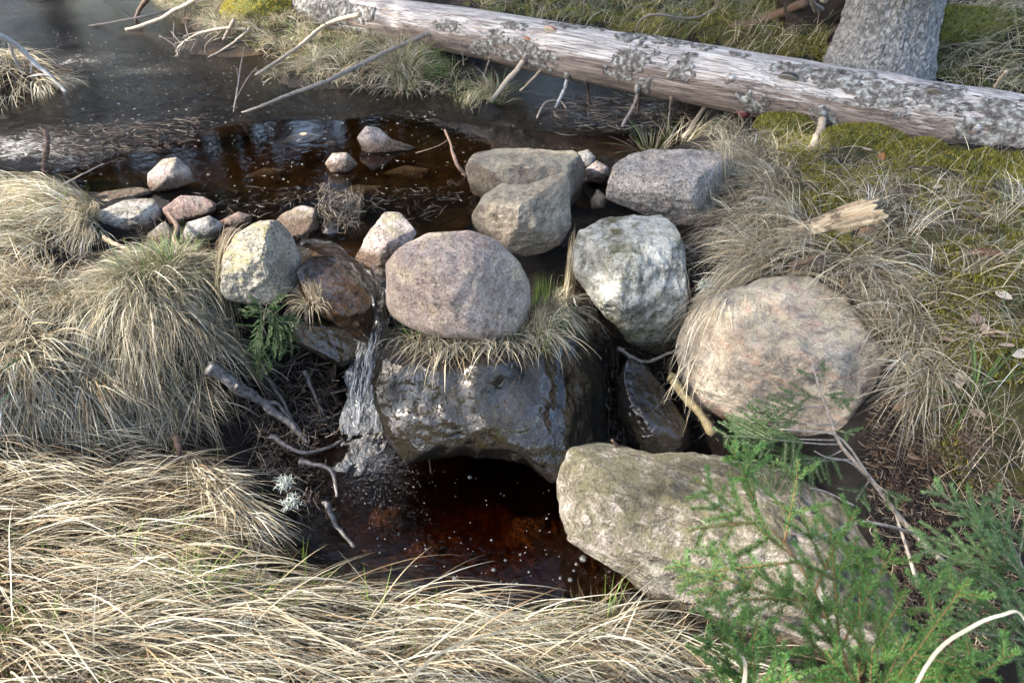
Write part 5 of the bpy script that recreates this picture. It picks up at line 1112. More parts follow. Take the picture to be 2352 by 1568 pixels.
# ------------------------------------------------------------------ moss
MOSSC = np.array([(.21,.205,.04),(.30,.28,.05),(.15,.15,.032),(.36,.32,.07),(.11,.11,.028)])
def moss_tips(P, Nn, hr, wr, pal):
    n = len(P); a = norm(np.cross(Nn, rng.normal(0, 1, (n, 3)))); h = rng.uniform(*hr, (n, 1)); w = rng.uniform(*wr, (n, 1)); tip = P + norm(Nn + rng.normal(0, .45, (n, 3))) * h
    V = np.stack([P - a * w, P + a * w, tip], 1).reshape(-1, 3); c = pal[rng.integers(0, len(pal), n)] * rng.uniform(.6, 1.3, (n, 1))
    return V, np.arange(3 * n).reshape(-1, 3), np.repeat(c, 3, 0)
G = Grass()
for poly_, n, thr in [([(1750,290),(2000,320),(2200,345),(2400,375),(2400,1150),(2180,1150),(2090,900),(2080,820),(1960,640),(1780,500)], 95000, -.2), ([(1050,-20),(1900,-20),(1900,150),(1500,90),(1150,30)], 30000, -.1), ([(2120,60),(2380,0),(2380,220),(2120,180)], 9000, .1), ([(470,10),(900,40),(1000,160),(700,150),(560,90)], 9000, .1)]:
    xy = sample_poly(poly_px(poly_), n); keep = swirl(xy, 4.5, n * .001) > thr; xy = xy[keep]
    P = np.c_[xy, look(HG, xy[:, 0], xy[:, 1])]
    G.put(moss_tips(P, np.tile([0, 0, 1.], (len(P), 1)), (.006, .022), (.002, .004), MOSSC))
G.build('moss', 'olive moss carpet on the shaded slopes', 'moss', kind='stuff')
def cushion(px, py, rx, ry, rz, label, pal=MOSSC * .95, n=7000, z=None):
    c = hit(px, py) if z is None else at(px, py, z); U, F = ico(4); U2 = U * np.array([rx, ry, rz]); U2 = U2 + norm(U) * (.12 * rz * fbm(U * 3 + px, 3) + .05 * rz * fbm(U * 9, 2))[:, None]
    e = empty('moss_cushion', tuple(c), label, 'moss', 'moss cushions'); mesh_np('moss_body', U2, F, M['mossbody'], parent=e)
    k = rng.integers(0, len(F), n); b = rng.dirichlet((1, 1, 1), n); T = U2[F[k]]; P = (T * b[..., None]).sum(1); N = norm(np.cross(T[:, 1] - T[:, 0], T[:, 2] - T[:, 0])); P, N = P[N[:, 2] > -.2], N[N[:, 2] > -.2]
    V, F_, C = moss_tips(P, N, (.008, .022), (.002, .0045), pal); o = mesh_np('moss_tips', V, F_, M['moss'], col=C, parent=e); o['kind'] = 'stuff'
t = NT('moss_body'); M['mossbody'] = t.done(t.princ(t.ramp(t.noise(t.obj(), 40, 6, .7), [(.3, (.04, .045, .01)), (.7, (.14, .14, .03))]), .95))
cushion(600, 30, .34, .26, .2, 'bright yellow green moss cushion on the far bank', MOSSC * np.array([1.9, 1.6, 1.2]), 9000)
cushion(1805, 292, .17, .13, .07, 'moss cushion under the trunk left of the bent branch')
cushion(1985, 316, .22, .13, .06, 'wide moss cushion under the trunk right of the bent branch')
cushion(2215, 62, .32, .2, .12, 'round moss cushion behind the thick spruce trunk')
cushion(2120, 345, .12, .09, .05, 'small moss cushion close to the right end of trunk')
cushion(2005, 82, .2, .15, .07, 'moss at the hidden foot of the root plate')

# ------------------------------------------------------------------ young spruces
class Spruce:
    def __init__(s, seed): s.st = Acc(); s.nd_v = []; s.nd_c = []; s.r = np.random.default_rng(seed); s.st.C = []
    def stem(s, P, r0, r1, sides=6):
        V, F = tube(P, np.linspace(r0, r1, len(P)), sides, .1, s.r.uniform(0, 9)); s.st.add(V, F)
    def needles(s, P, per_m, ln, wd, pal, skip=0.0, flat=.55):
        seg = np.linalg.norm(np.diff(P, axis=0), axis=1); tot = seg.sum(); n = int(tot * per_m * (1 - skip))
        if n < 2: return
        cum = np.r_[0, np.cumsum(seg)]; u = s.r.uniform(skip * tot, tot, n); i = np.clip(np.searchsorted(cum, u) - 1, 0, len(P) - 2); f = ((u - cum[i]) / seg[i])[:, None]
        c = P[i] * (1 - f) + P[i + 1] * f; T = norm(P[i + 1] - P[i]); up = np.array([0, 0, 1.]); sd = norm(np.cross(T, up) + 1e-6); nn = np.cross(sd, T)
        az = s.r.uniform(0, 2 * np.pi, n); fwd = s.r.uniform(.45, .95, n)
        d = T * fwd[:, None] + np.cos(az)[:, None] * sd + (np.sin(az) * flat)[:, None] * nn + nn * .12; d = norm(d)
        L = ln * s.r.uniform(.75, 1.15, (n, 1)) * np.clip(1.25 - .5 * (u / tot)[:, None], .5, 1); a2 = norm(np.cross(d, s.r.normal(0, 1, (n, 3)))) * wd
        s.nd_v.append(np.stack([c, c + d * L * .45 + a2, c + d * L, c + d * L * .45 - a2], 1).reshape(-1, 3))
        col = pal[s.r.integers(0, len(pal), n)] * s.r.uniform(.75, 1.25, (n, 1)); s.nd_c.append(np.repeat(col, 4, 0))
    def shoot(s, p, d, L, pal, ln, per_m, r=.0018, droop=.1, bend=None):
        n = max(4, int(L / .018)); P = [p]; d = norm(d)
        for k in range(n):
            d = norm(d + np.array([0, 0, -droop / n]) + s.r.normal(0, .035, 3)); P.append(P[-1] + d * L / n)
        P = np.array(P); s.stem(P, r, r * .5, 5); s.needles(P, per_m, ln, .0007, pal); return P
    def spray(s, p, d, L, order, pal, ln=.013, per_m=1500, droop=.25, nrm=(0, 0, 1.), step=.045, r=.003, bare=.15, ang=48):
        n = max(6, int(L / .03)); P = [np.array(p, float)]; d = norm(np.array(d, float)); nrm = np.array(nrm)
        for k in range(n):
            d = norm(d + np.array([0, 0, -droop / n]) + s.r.normal(0, .03, 3)); P.append(P[-1] + d * L / n)
        P = np.array(P); s.stem(P, r, .0012, 6); s.needles(P, per_m * .9, ln, .0007, pal, bare)
        m = int(L / step)
        for k in range(m):
            f = bare + (1 - bare) * (k + .5) / m
            if f > .97: continue
            x = f * n; i = min(int(x), n - 1); q = P[i] + (P[i + 1] - P[i]) * (x - i); T = norm(P[i + 1] - P[i]); sd = norm(np.cross(T, nrm))
            for sg in (1, -1):
                if s.r.uniform() < .14: continue
                a = math.radians(ang + s.r.normal(0, 7)); dd = T * math.cos(a) + sg * sd * math.sin(a) + nrm * s.r.normal(.02, .12)
                l2 = min(.15, L * (1 - f) * .60 * s.r.uniform(.75, 1.15) + .035)
                if order > 1 and l2 > .09: s.spray(q, dd, l2, order - 1, pal, ln, per_m, droop, nrm, step * .9, r * .55, .06, ang)
                else: s.shoot(q, dd, l2, pal, ln, per_m, r * .45, droop * .4)
        return P
    def build(s, label, name='young_spruce', mt='twig', group='young spruces', origin=None):
        V = np.vstack(s.st.V); o_ = V[0] if origin is None else origin
        e = empty(name, tuple(o_), label, 'spruce', group)
        s.st.build('stem', M[mt], parent=e)
        nv = np.vstack(s.nd_v) - np.array(o_); o = mesh_np('needles', nv, np.arange(len(nv)).reshape(-1, 4), M['needle'], smooth=False, col=np.vstack(s.nd_c), parent=e); o['kind'] = 'stuff'
        return e
LIME = np.array([(.075,.185,.04),(.10,.225,.05),(.055,.14,.035),(.14,.27,.07)])
MID = np.array([(.075,.16,.045),(.10,.20,.055),(.06,.135,.04),(.13,.24,.065)])
BLUE = np.array([(.085,.18,.06),(.115,.22,.075),(.065,.145,.05),(.15,.26,.09)])
def P3(x, y, dep): return CAM + ray(x, y) * dep
# A: bright sapling leaning in from the bottom edge
s = Spruce(1)
def stem_path(sp, pts, r0, r1, n=20, sides=7):
    P = smooth_path([P3(*p) for p in pts], n); sp.stem(P, r0, r1, sides); return P
PA = stem_path(s, [(2010,1720,1.45),(1960,1560,1.5),(1900,1420,1.62),(1820,1270,1.72),(1750,1200,1.78)], .006, .002)
j = 0
for (x0, y0, d0, x1, y1, d1, o_, pal) in [
    (1750,1200,1.78, 1672,1035,1.70, 2, LIME), (1835,1290,1.70, 1600,1100,1.72, 2, LIME), (1835,1290,1.70, 1560,1330,1.80, 2, MID), (1800,1250,1.74, 1850,1060,1.72, 2, MID),
    (1870,1360,1.66, 1960,1160,1.60, 2, LIME), (1900,1420,1.62, 1540,1290,1.82, 2, MID), (1750,1200,1.78, 1580,1220,1.80, 2, MID), (1930,1490,1.56, 2060,1250,1.5, 2, LIME), (1930,1490,1.56, 1890,1210,1.55, 2, LIME),
    (1950,1540,1.50, 1800,1320,1.52, 2, LIME), (1960,1570,1.48, 2120,1370,1.42, 2, LIME), (1970,1590,1.46, 2000,1330,1.45, 2, LIME), (1990,1640,1.42, 2240,1330,1.36, 2, LIME), (1975,1600,1.46, 1840,1450,1.46, 2, LIME), (2000,1680,1.40, 2330,1480,1.30, 2, LIME), (2000,1680,1.40, 1900,1500,1.38, 2, LIME), (1985,1620,1.44, 1780,1560,1.42, 2, LIME), (2010,1690,1.38, 2200,1560,1.34, 2, LIME), (2020,1700,1.36, 2300,1600,1.30, 2, LIME), (1990,1640,1.42, 2080,1440,1.40, 2, MID), (2000,1660,1.40, 2000,1480,1.38, 2, LIME), (1880,1380,1.66, 1700,1400,1.68, 1, MID), (1990,1640,1.42, 2120,1500,1.38, 2, LIME)]:
    j += 1; a, b = P3(x0, y0, d0), P3(x1, y1, d1); s.spray(a, b - a + np.array([0, 0, .04]), np.linalg.norm(b - a), 1 if j % 2 == 0 else o_, pal, .0135, 3300, .22, r=.003, step=.075)
s.build('bright green young spruce in front of the banded boulder', mt='shoot', origin=PA[0])
# B: dark bluish sapling at the right edge
s = Spruce(2); PB = stem_path(s, [(2500,1700,1.6),(2420,1500,1.75),(2380,1380,1.85),(2330,1260,1.95)], .009, .003)
for (x0, y0, d0, x1, y1, d1) in [(2330,1260,1.95, 2270,1130,1.95),(2340,1290,1.92, 2130,1130,2.0),(2350,1320,1.9, 2110,1200,1.98),(2370,1360,1.86, 2110,1260,1.92),(2390,1400,1.82, 2120,1320,1.86),(2340,1290,1.92, 2340,1150,1.9),(2400,1440,1.8, 2180,1380,1.8),(2420,1490,1.76, 2190,1440,1.72),(2380,1380,1.85, 2290,1230,1.8),(2430,1520,1.72, 2260,1500,1.66),(2420,1480,1.75,2360,1290,1.7),(2450,1560,1.68,2300,1400,1.6),(2350,1320,1.9,2200,1290,1.9),(2370,1360,1.86,2230,1190,1.9),(2400,1430,1.8,2250,1330,1.78),(2340,1290,1.92,2210,1160,1.95)]:
    a, b = P3(x0, y0, d0), P3(x1, y1, d1); s.spray(a, b - a + np.array([0, 0, .05]), np.linalg.norm(b - a), 1, BLUE, .0135, 3300, .3, r=.003, step=.06)
s.build('dark bluish young spruce at the right edge', origin=PB[0])
# C: tall thin bare stemmed sapling leaning across the big boulder
s = Spruce(3); PC = stem_path(s, [(2210,1330,2.02),(2090,1215,2.1),(2000,1100,2.15),(1930,1020,2.2),(1900,940,2.2),(1878,880,2.2),(1865,822,2.2)], .009, .002, 30)
for (x0, y0, d0, x1, y1, d1, bare) in [(1890,915,2.2, 1800,905,2.22,.1),(1885,900,2.2, 1945,935,2.18,.1),(1876,870,2.2, 1905,850,2.2,.05),(1876,870,2.2, 1832,862,2.22,.05),(1895,935,2.2, 1730,945,2.25,.25),(1910,975,2.2, 1690,970,2.2,.3),(1915,985,2.2,1960,1010,2.15,.2),(1925,1010,2.2, 1700,1010,2.15,.4),(1930,1020,2.2,1640,1010,2.12,.3),(1960,1055,2.18,1720,1060,2.08,.3),(1940,1030,2.2,1850,1090,2.1,.3),(2000,1100,2.15,1960,1150,2.05,.35),(2010,1110,2.14,2060,1160,2.1,.3)]:
    a, b = P3(x0, y0, d0), P3(x1, y1, d1); s.spray(a, b - a + np.array([0, 0, .02]), np.linalg.norm(b - a), 1, MID * .7, .0105, 3000, .15, r=.0026, bare=bare, step=.038)
for (pts, r) in [([(2000,1100,2.15),(1930,1005,2.12),(1850,990,2.1),(1790,985,2.1)], .004), ([(2100,1225,2.08),(2030,1205,2.0),(1960,1200,1.95),(1880,1235,1.9),(1815,1222,1.9)], .005), ([(1990,1095,2.14),(1950,1060,2.08),(1900,1050,2.05),(1870,1035,2.04)], .003), ([(2110,1350,2.0),(2080,1250,2.06),(2050,1160,2.1)], .006), ([(1960,1160,2.0),(1900,1130,1.98),(1860,1120,1.97)], .003)]:
    stem_path(s, pts, r, r * .5, 14)
s.build('thin leaning young spruce with a long bare grey stem', origin=PC[0])
# D: small spruce on the hanging tussock
s = Spruce(4); b0 = hit(600, 760) + np.array([0, 0, .0]); b0 = at(600, 790, -.18)
tops = [(585,690,.02),(650,690,.0),(670,760,-.12),(680,740,-.08),(610,690,.04),(655,800,-.22),(600,850,-.3),(640,830,-.28),(570,720,-.04),(675,790,-.18),(585,800,-.2)]
PD = smooth_path([b0, at(605, 745, -.1), at(612, 700, 0)], 12); s.stem(PD, .005, .002)
for x, y, z in tops:
    q = PD[int(s.r.integers(2, 11))]; e = at(x, y, z); s.spray(q, e - q + np.array([0, -.02, .03]), np.linalg.norm(e - q) * .95 + .02, 1, MID * .5, .0095, 3000, .3, r=.002, step=.03)
s.build('small spruce seedling on the tussock beside the yellow lichen boulder', name='spruce_seedling', origin=b0)
# E: sapling at the bottom, left of the bright one
s = Spruce(5); PE = stem_path(s, [(1760,1740,1.35),(1730,1620,1.42),(1700,1540,1.5)], .005, .002, 12)
for (x1, y1, d1) in [(1645,1380,1.55),(1690,1400,1.52),(1740,1410,1.5),(1590,1470,1.5),(1800,1470,1.46),(1640,1560,1.4),(1780,1540,1.38),(1720,1480,1.45),(1840,1560,1.35)]:
    q = PE[int(s.r.integers(4, 11))]; b = P3(x1, y1, d1); s.spray(q, b - q + np.array([0, 0, .04]), np.linalg.norm(b - q), 1, LIME, .0135, 3300, .25, r=.0025, step=.055)
s.build('low bright spruce at the bottom edge by the straw', mt='shoot', origin=PE[0])
# F: behind the trunk
for j, (x, y, h, lb) in enumerate([(1700,30,.5,'small spruce on the moss left of the thick trunk'), (1340,40,.3,'low spruce sprig on the moss behind the trunk middle'), (1560,65,.3,'little spruce seedling just behind the trunk'), (1220,10,.35,'dark spruce sprig behind the upper trunk')]):
    s = Spruce(20 + j); c = hit(x, y); P = np.array([c + np.array([0, 0, h * k / 8]) for k in range(9)]); s.stem(P, .008, .002)
    for k in range(16):
        a = s.r.uniform(0, 6.28); zf = s.r.uniform(.15, .95); s.spray(c + np.array([0, 0, h * zf]), np.array([math.cos(a), math.sin(a), .15]), h * (1.05 - zf) * .8 + .06, 1, MID * .8, .016, 500, .3, r=.003, step=.05)
    s.build(lb, name='spruce_seedling', origin=c)

# ------------------------------------------------------------------ falling water, foam, bubbles
def fall(name, pts, w0, w1, label, white, n=90, m=22, lift=.02):
    P = smooth_path([np.array(p, float) for p in pts], n); T = norm(np.gradient(P, axis=0)); sd = norm(np.cross(T, FWD)); s_ = np.linspace(0, 1, n); u = np.linspace(-1, 1, m)
    wv = np.interp(s_, [0, 1], [w0, w1])
    nr = norm(np.cross(sd, T)); nr = np.where((nr @ np.array([0, -1, .3]))[:, None] < 0, -nr, nr)
    V = P[:, None, :] + sd[:, None, :] * (wv[:, None] * u[None, :])[..., None] + nr[:, None, :] * (lift * (1 - u ** 2)[None, :, None])
    S_, U_ = np.meshgrid(s_, u, indexing='ij'); q = np.stack([U_.ravel() * 3, S_.ravel() * 7, np.zeros(S_.size)], 1)
    V = V.reshape(-1, 3) + np.repeat(nr, m, 0) * (.02 * fbm(q, 4))[:, None] + sd.repeat(m, 0) * (.016 * fbm(q * 1.3 + 40, 3))[:, None]
    g = np.arange(n * m).reshape(n, m); F = np.stack([g[:-1, :-1], g[1:, :-1], g[1:, 1:], g[:-1, 1:]], -1).reshape(-1, 4)
    tag(mesh_np(name, V, F, M['fall'], attr={'fu': U_.ravel(), 'fv': S_.ravel(), 'white': np.interp(S_.ravel(), np.linspace(0, 1, len(white)), white)}), label, kind='structure')
fall('waterfall', [at(850,620,-.01), at(872,690,-.10), at(868,740,-.18), at(855,800,-.30), at(842,870,-.42), at(833,940,-.53), at(828,1000,-.61)], .045, .10, 'narrow white streaked waterfall left of the dark boulder', [.0, .1, .55, .7, .9, .95, .9])
fall('waterfall', [at(700,575,-.01), at(770,585,-.0), at(820,640,-.04), at(850,700,-.12), at(850,760,-.22)], .05, .05, 'glassy water sliding over the brown rock', [.0, .1, .3, .3, .3], lift=.03)
fall('waterfall', [at(1320,640,-.10), at(1355,730,-.22), at(1395,800,-.33), at(1408,880,-.46), at(1415,960,-.55), at(1425,1050,-.61)], .035, .045, 'dark trickle through the right hand gap', [.1, .2, .4, .35, .4, .7])
A_ = Acc()
FP = smooth_path([at(868,735,-.17), at(856,800,-.30), at(842,870,-.42), at(833,940,-.53), at(828,1000,-.60)], 60)
for k in range(34):
    i0 = int(rng.integers(0, 40)); i1 = min(59, i0 + int(rng.integers(6, 22))); off = rng.normal(0, .032) * (.6 + i0 / 50); P = FP[i0:i1] + np.array([off, -.03 - abs(rng.normal(0, .012)), 0]) + np.stack([.006 * fbm(np.c_[np.arange(i0, i1) * .25, np.full(i1 - i0, k), np.full(i1 - i0, 3. * q)], 2) for q in range(3)], 1)
    V, F = tube(P, rng.uniform(.0012, .0034) * np.sin(np.linspace(.25, 2.9, i1 - i0)), 5); A_.add(V, F)
Ud, Fd = ico(1)
for k in range(200):
    f = rng.uniform(0, 1) ** .6; p = FP[int(f * 59)] + np.array([rng.normal(0, .03 + .03 * f), -.035 - abs(rng.normal(0, .02)), rng.normal(0, .02)]); r_ = rng.uniform(.001, .0032); A_.add(p + Ud * np.array([r_ * .8, r_ * .8, r_ * rng.uniform(1, 2.4)]), Fd)
t = NT('spray_water'); M['spray'] = t.done(t.princ((.32, .345, .37), .05, spec=.8))
tag(A_.build('water_spray', M['spray']), 'broken white strands and drops of the narrow waterfall', kind='stuff')
G = Acc(); Ui, Fi = ico(1)
def dome(c, r, sq=.7): G.add(c + Ui * np.array([r, r, r * sq]), Fi)
fc_ = at(835, 1040, -.6)
for k in range(3000):
    a = rng.uniform(0, 6.28); rr = abs(rng.normal(0, .10)); x = fc_ + np.array([math.cos(a) * rr * .85 + .04 + .25 * rr, math.sin(a) * rr * 1.2 - rr * .45, 0])
    dome(x + np.array([0, 0, .004 * max(0, 1 - rr / .1)]), rng.uniform(.001, .0032) * (1.6 if rng.uniform() < .08 else 1))
tag(G.build('foam', M['bubble']), 'froth of small bubbles where the waterfall lands', kind='stuff')
# froth raft: thousands of tiny cream bubbles packed together
nf = 150; xs = np.linspace(-1, 1, nf); X, Y = np.meshgrid(xs, xs, indexing='ij'); qn = np.stack([X.ravel(), Y.ravel(), 0 * X.ravel()], 1)
m = (1 - np.hypot(X, Y)) + (.42 * fbm(qn * 3 + 4, 4) + .10 * fbm(qn * 16, 2)).reshape(X.shape)
hgt = np.clip(m, 0, .8) ** .6 * .020 + np.clip(m * 4, 0, 1) * (.005 * fbm(qn * 9, 3) + .0035 * np.abs(fbm(qn * 34, 2))).reshape(X.shape) + .0005
V = np.stack([fc_[0] - .015 + X * .10 + Y * .02, fc_[1] + .005 + Y * .15, fc_[2] + hgt], -1).reshape(-1, 3); g = np.arange(nf * nf).reshape(nf, nf); k_ = m[:-1, :-1] > .16
tag(mesh_np('froth', V, np.stack([g[:-1, :-1], g[1:, :-1], g[1:, 1:], g[:-1, 1:]], -1)[k_], M['foam']), 'cream coloured raft of froth at the foot of the waterfall', kind='stuff')
G = Acc(); Ui, Fi = ico(2)
for x, y, r in [(1080,1095,.012),(1256,1190,.006),(1340,1283,.016),(1256,1190,.005),(1129,1240,.006),(1195,1273,.006),(1134,1308,.009),(1215,1313,.006),(1188,1339,.006),(1161,1346,.006),(1287,1327,.007),(1324,1355,.008),(1318,1370,.006),(1310,1391,.010),(1044,1328,.009),(1020,1300,.004),(1240,1218,.004),(1080,1200,.003),(1210,1218,.003),(978,1260,.005),(930,1260,.004)] + [(rng.uniform(850, 1290), rng.uniform(1080, 1340), rng.uniform(.002, .004)) for _ in range(60)]:
    # picture points were read on the enlarged lower centre view; keep those inside the pool
    yy = y if y < 1340 else y - 60; c = at(x, yy, -.6); dome(c, r, .75)
tag(G.build('bubbles', M['bubble']), 'scattered air bubbles on the dark pool', kind='stuff')

# ------------------------------------------------------------------ debris
def scatter_sticks(name, poly_, n, Lr, rr, pal, mt, label, zoff=(0, .04), lift=.35, kind='stuff', z=None, surf=None):
    A_ = []; C_ = []; Fs = []; k0 = 0; pl = poly_px(poly_) if z is None else poly_px(poly_, z); xy = sample_poly(pl, n)
    a = rng.uniform(0, np.pi, n); el = rng.normal(0, lift, n); L = rng.uniform(*Lr, n); R = rng.uniform(*rr, n)
    zz = (look(HG if surf is None else surf, xy[:, 0], xy[:, 1]) if z is None else np.full(n, z)) + rng.uniform(*zoff, n)
    d = np.stack([np.cos(a) * np.cos(el), np.sin(a) * np.cos(el), np.sin(el)], 1); sd = norm(np.cross(d, np.array([0, 0, 1.]))); up = np.cross(sd, d); c = np.c_[xy, zz]
    bend = rng.normal(0, .18, (n, 1)) * sd + rng.normal(0, .1, (n, 1)) * up; K = 5; sides = 4; th = np.arange(sides) * np.pi / 2
    V = []
    for k in range(K):
        t_ = k / (K - 1) * 2 - 1; p = c + d * (L * .5 * t_)[:, None] + bend * (L * (1 - t_ * t_))[:, None] * .6; r = R * (1 - .35 * abs(t_))
        V.append(np.stack([p + sd * (r * math.cos(q))[:, None] + up * (r * math.sin(q))[:, None] for q in th], 1))
    V = np.stack(V, 1).reshape(-1, 3); b = (np.arange(n) * K * sides)[:, None, None] + (np.arange(K - 1) * sides)[None, :, None]; j = np.arange(sides)[None, None, :]; j2 = (j + 1) % sides
    F = np.stack([b + j, b + j2, b + sides + j2, b + sides + j], -1).reshape(-1, 4); col = pal[rng.integers(0, len(pal), n)] * rng.uniform(.6, 1.3, (n, 1))
    return tag(mesh_np(name, V, F, M[mt], col=np.repeat(col, K * sides, 0)), label, kind=kind)
DK = np.array([(.05,.035,.025),(.09,.065,.045),(.03,.022,.018),(.16,.12,.085),(.12,.10,.08)]); PALEL = np.array([(.30,.25,.17),(.20,.15,.10),(.38,.33,.25),(.10,.07,.05)])
scatter_sticks('twig_debris', [(490,490),(600,470),(700,455),(850,455),(1000,450),(1080,460),(1090,500),(960,540),(850,500),(740,530),(640,520),(520,520)], 520, (.02,.09), (.0006,.0018), DK, 'wetlitter', 'dark tangle of wet twigs along the dam crest', (0,.06))
scatter_sticks('twig_debris', [(730,470),(830,470),(840,560),(790,570),(735,530)], 380, (.03,.11), (.0008,.002), np.vstack([DK, PALEL]), 'litter', 'dry root mat hanging over the blue black stone', (.0,.12), .9)
scatter_sticks('twig_debris', [(560,860),(700,820),(780,880),(790,1010),(700,1060),(600,1050),(540,960)], 700, (.04,.22), (.0012,.004), DK, 'wetlitter', 'wet roots in the dark hollow left of the falls', (0,.08), .7)
scatter_sticks('twig_debris', [(580,1050),(720,1040),(760,1150),(760,1230),(690,1200)], 420, (.04,.15), (.0012,.003), DK, 'wetlitter', 'black wet litter at the left pool edge', (0,.05), .5)
scatter_sticks('twig_debris', [(1585,570),(1650,570),(1650,680),(1615,760),(1590,700)], 300, (.05,.22), (.0012,.005), DK, 'litter', 'brown roots between the lichen boulder and the hay', (0,.06), .7)
scatter_sticks('twig_debris', [(1410,790),(1560,800),(1640,960),(1620,1030),(1560,940),(1440,840)], 140, (.04,.14), (.001,.003), DK, 'wetlitter', 'wet litter in the right hand gap', (0,.05), .5)
scatter_sticks('forest_litter', [(1750,330),(2352,430),(2400,1250),(2180,1250),(2050,1050),(2080,820),(1960,640),(1720,520)], 2200, (.02,.12), (.0008,.002), np.vstack([DK, PALEL]), 'litter', 'needles and small twigs littering the right slope', (0,.015), .2)
scatter_sticks('forest_litter', [(1980,1020),(2120,1030),(2200,1150),(2120,1320),(2060,1200)], 500, (.012,.05), (.0006,.0015), np.array([(.09,.05,.026),(.05,.03,.018),(.13,.08,.045)]), 'litter', 'rusty brown dead needles beside the banded boulder', (0,.02), .4)
scatter_sticks('forest_litter', [(1250,560),(1700,480),(1700,680),(1640,1050),(1400,1080),(1340,720)], 500, (.01,.06), (.0006,.002), np.vstack([DK, PALEL * .7]), 'litter', 'bits of bark and needles between the right hand stones', (0,.01), .2)
scatter_sticks('forest_litter', [(1980,1010),(2050,850),(2150,900),(2352,1150),(2352,1500),(2050,1500),(2000,1200)], 4500, (.008,.05), (.0006,.002), np.vstack([DK, PALEL * .8, np.array([(.16,.09,.05),(.22,.14,.08)])]), 'litter', 'needle litter on the dark slope under the young spruces', (0,.012), .2)
scatter_sticks('forest_litter', [(0,620),(230,580),(520,640),(540,720),(0,760)], 700, (.01,.07), (.0006,.002), np.vstack([DK, PALEL]), 'litter', 'broken straw and twigs around the small leak', (0,.015), .2)
scatter_sticks('floating_litter', [(100,60),(560,150),(1000,260),(1500,250),(1560,320),(1350,340),(1050,430),(800,440),(500,460),(150,420)], 700, (.004,.02), (.0005,.0014), np.array([(.55,.5,.42),(.42,.36,.28),(.6,.58,.52)]), 'litter', 'pale specks and needles floating on the pond', (.003,.006), 0.0, z=0.0)
scatter_sticks('floating_litter', [(60,300),(480,270),(430,330),(140,410)], 420, (.03,.14), (.001,.0022), DK, 'litter', 'dark stalks frozen into the ice at left', (.004,.012), .06, z=0.0)
scatter_sticks('floating_litter', [(1230,230),(1560,210),(1590,300),(1300,310)], 420, (.03,.16), (.001,.0022), np.vstack([PALEL, DK]), 'litter', 'dead stalks frozen into the ice under the trunk', (.004,.02), .1, z=0.0)
scatter_sticks('floating_litter', [(440,440),(640,430),(1040,430),(1060,470),(700,460),(500,480)], 50, (.03,.11), (.0006,.0014), np.vstack([PALEL * .4, DK, DK]), 'wetlitter', 'stalks drifting against the dam', (.0,.02), .1, z=0.0)

# lichen tufts
LG = 'lichen tufts'
t = NT('pale_lichen'); M['lichen'] = t.done(t.princ((.36, .39, .34), .9))
for (x, y, z, n, r, lb) in [(655,1108,-.36,90,.026,'white lichen tuft above the left pool edge'), (668,1155,-.42,100,.028,'lower white lichen tuft beside the pool'), (1625,655,.0,70,.035,'pale lichen twig beside the hay left of big boulder'), (560,1440,-.16,60,.03,'grey lichen sprig in the near straw')]:
    A_ = Acc(); c = at(x, y, z)
    for k in range(n):
        d = norm(rng.normal(0, 1, 3) + np.array([0, -.2, .5])); P = [c + rng.normal(0, r * .45, 3) * np.array([1, 1, .5])]
        for q in range(4): d = norm(d + rng.normal(0, .5, 3)); P.append(P[-1] + d * r * .28)
        V, F = tube(np.array(P), [.0018, .0016, .0013, .001, .0006], 4); A_.add(V, F)
    tag(A_.build('lichen_tuft', M['lichen'], origin=c), lb, 'lichen', LG)

# fallen leaves
LF = 'fallen leaves on the right slope'
def leaf(x, y, s, c, label, z=None, tilt=.4):
    p = hit(x, y) if z is None else at(x, y, z); a = rng.uniform(0, 6.28); u = np.linspace(-1, 1, 9); V = []; 
    for k in u:
        w = .55 * (1 - k * k) ** .6 * (1 - .25 * k); V += [(k, -w, .22 * w + .12 * k * k), (k, 0, .12 * k * k), (k, w, .22 * w + .12 * k * k)]
    V = np.array(V) * s; ca, sa = math.cos(a), math.sin(a); V = V @ np.array([[ca, sa, 0], [-sa, ca, 0], [0, 0, 1]]); tl = rng.normal(0, tilt, 2); V[:, 2] += V[:, 0] * tl[0] + V[:, 1] * tl[1]
    V = np.vstack([V, V - np.array([0, 0, .0012])]); F = []
    for k in range(8):
        for j in range(2):
            b = k * 3 + j; F += [(b, b + 3, b + 4, b + 1), (b + 27, b + 28, b + 31, b + 30)]
    tag(mesh_np('fallen_leaf', V, np.array(F), M['leaf'], col=np.tile(c, (54, 1)), origin=tuple(p + np.array([0, 0, .018]))) if False else mesh_np('fallen_leaf', V + p + np.array([0, 0, .02]), np.array(F), M['leaf'], col=np.tile(c, (54, 1)), origin=tuple(p)), label, 'leaf', LF)
TAN = (.50, .38, .28); CREAM = (.62, .54, .44); PNK = (.46, .31, .25)
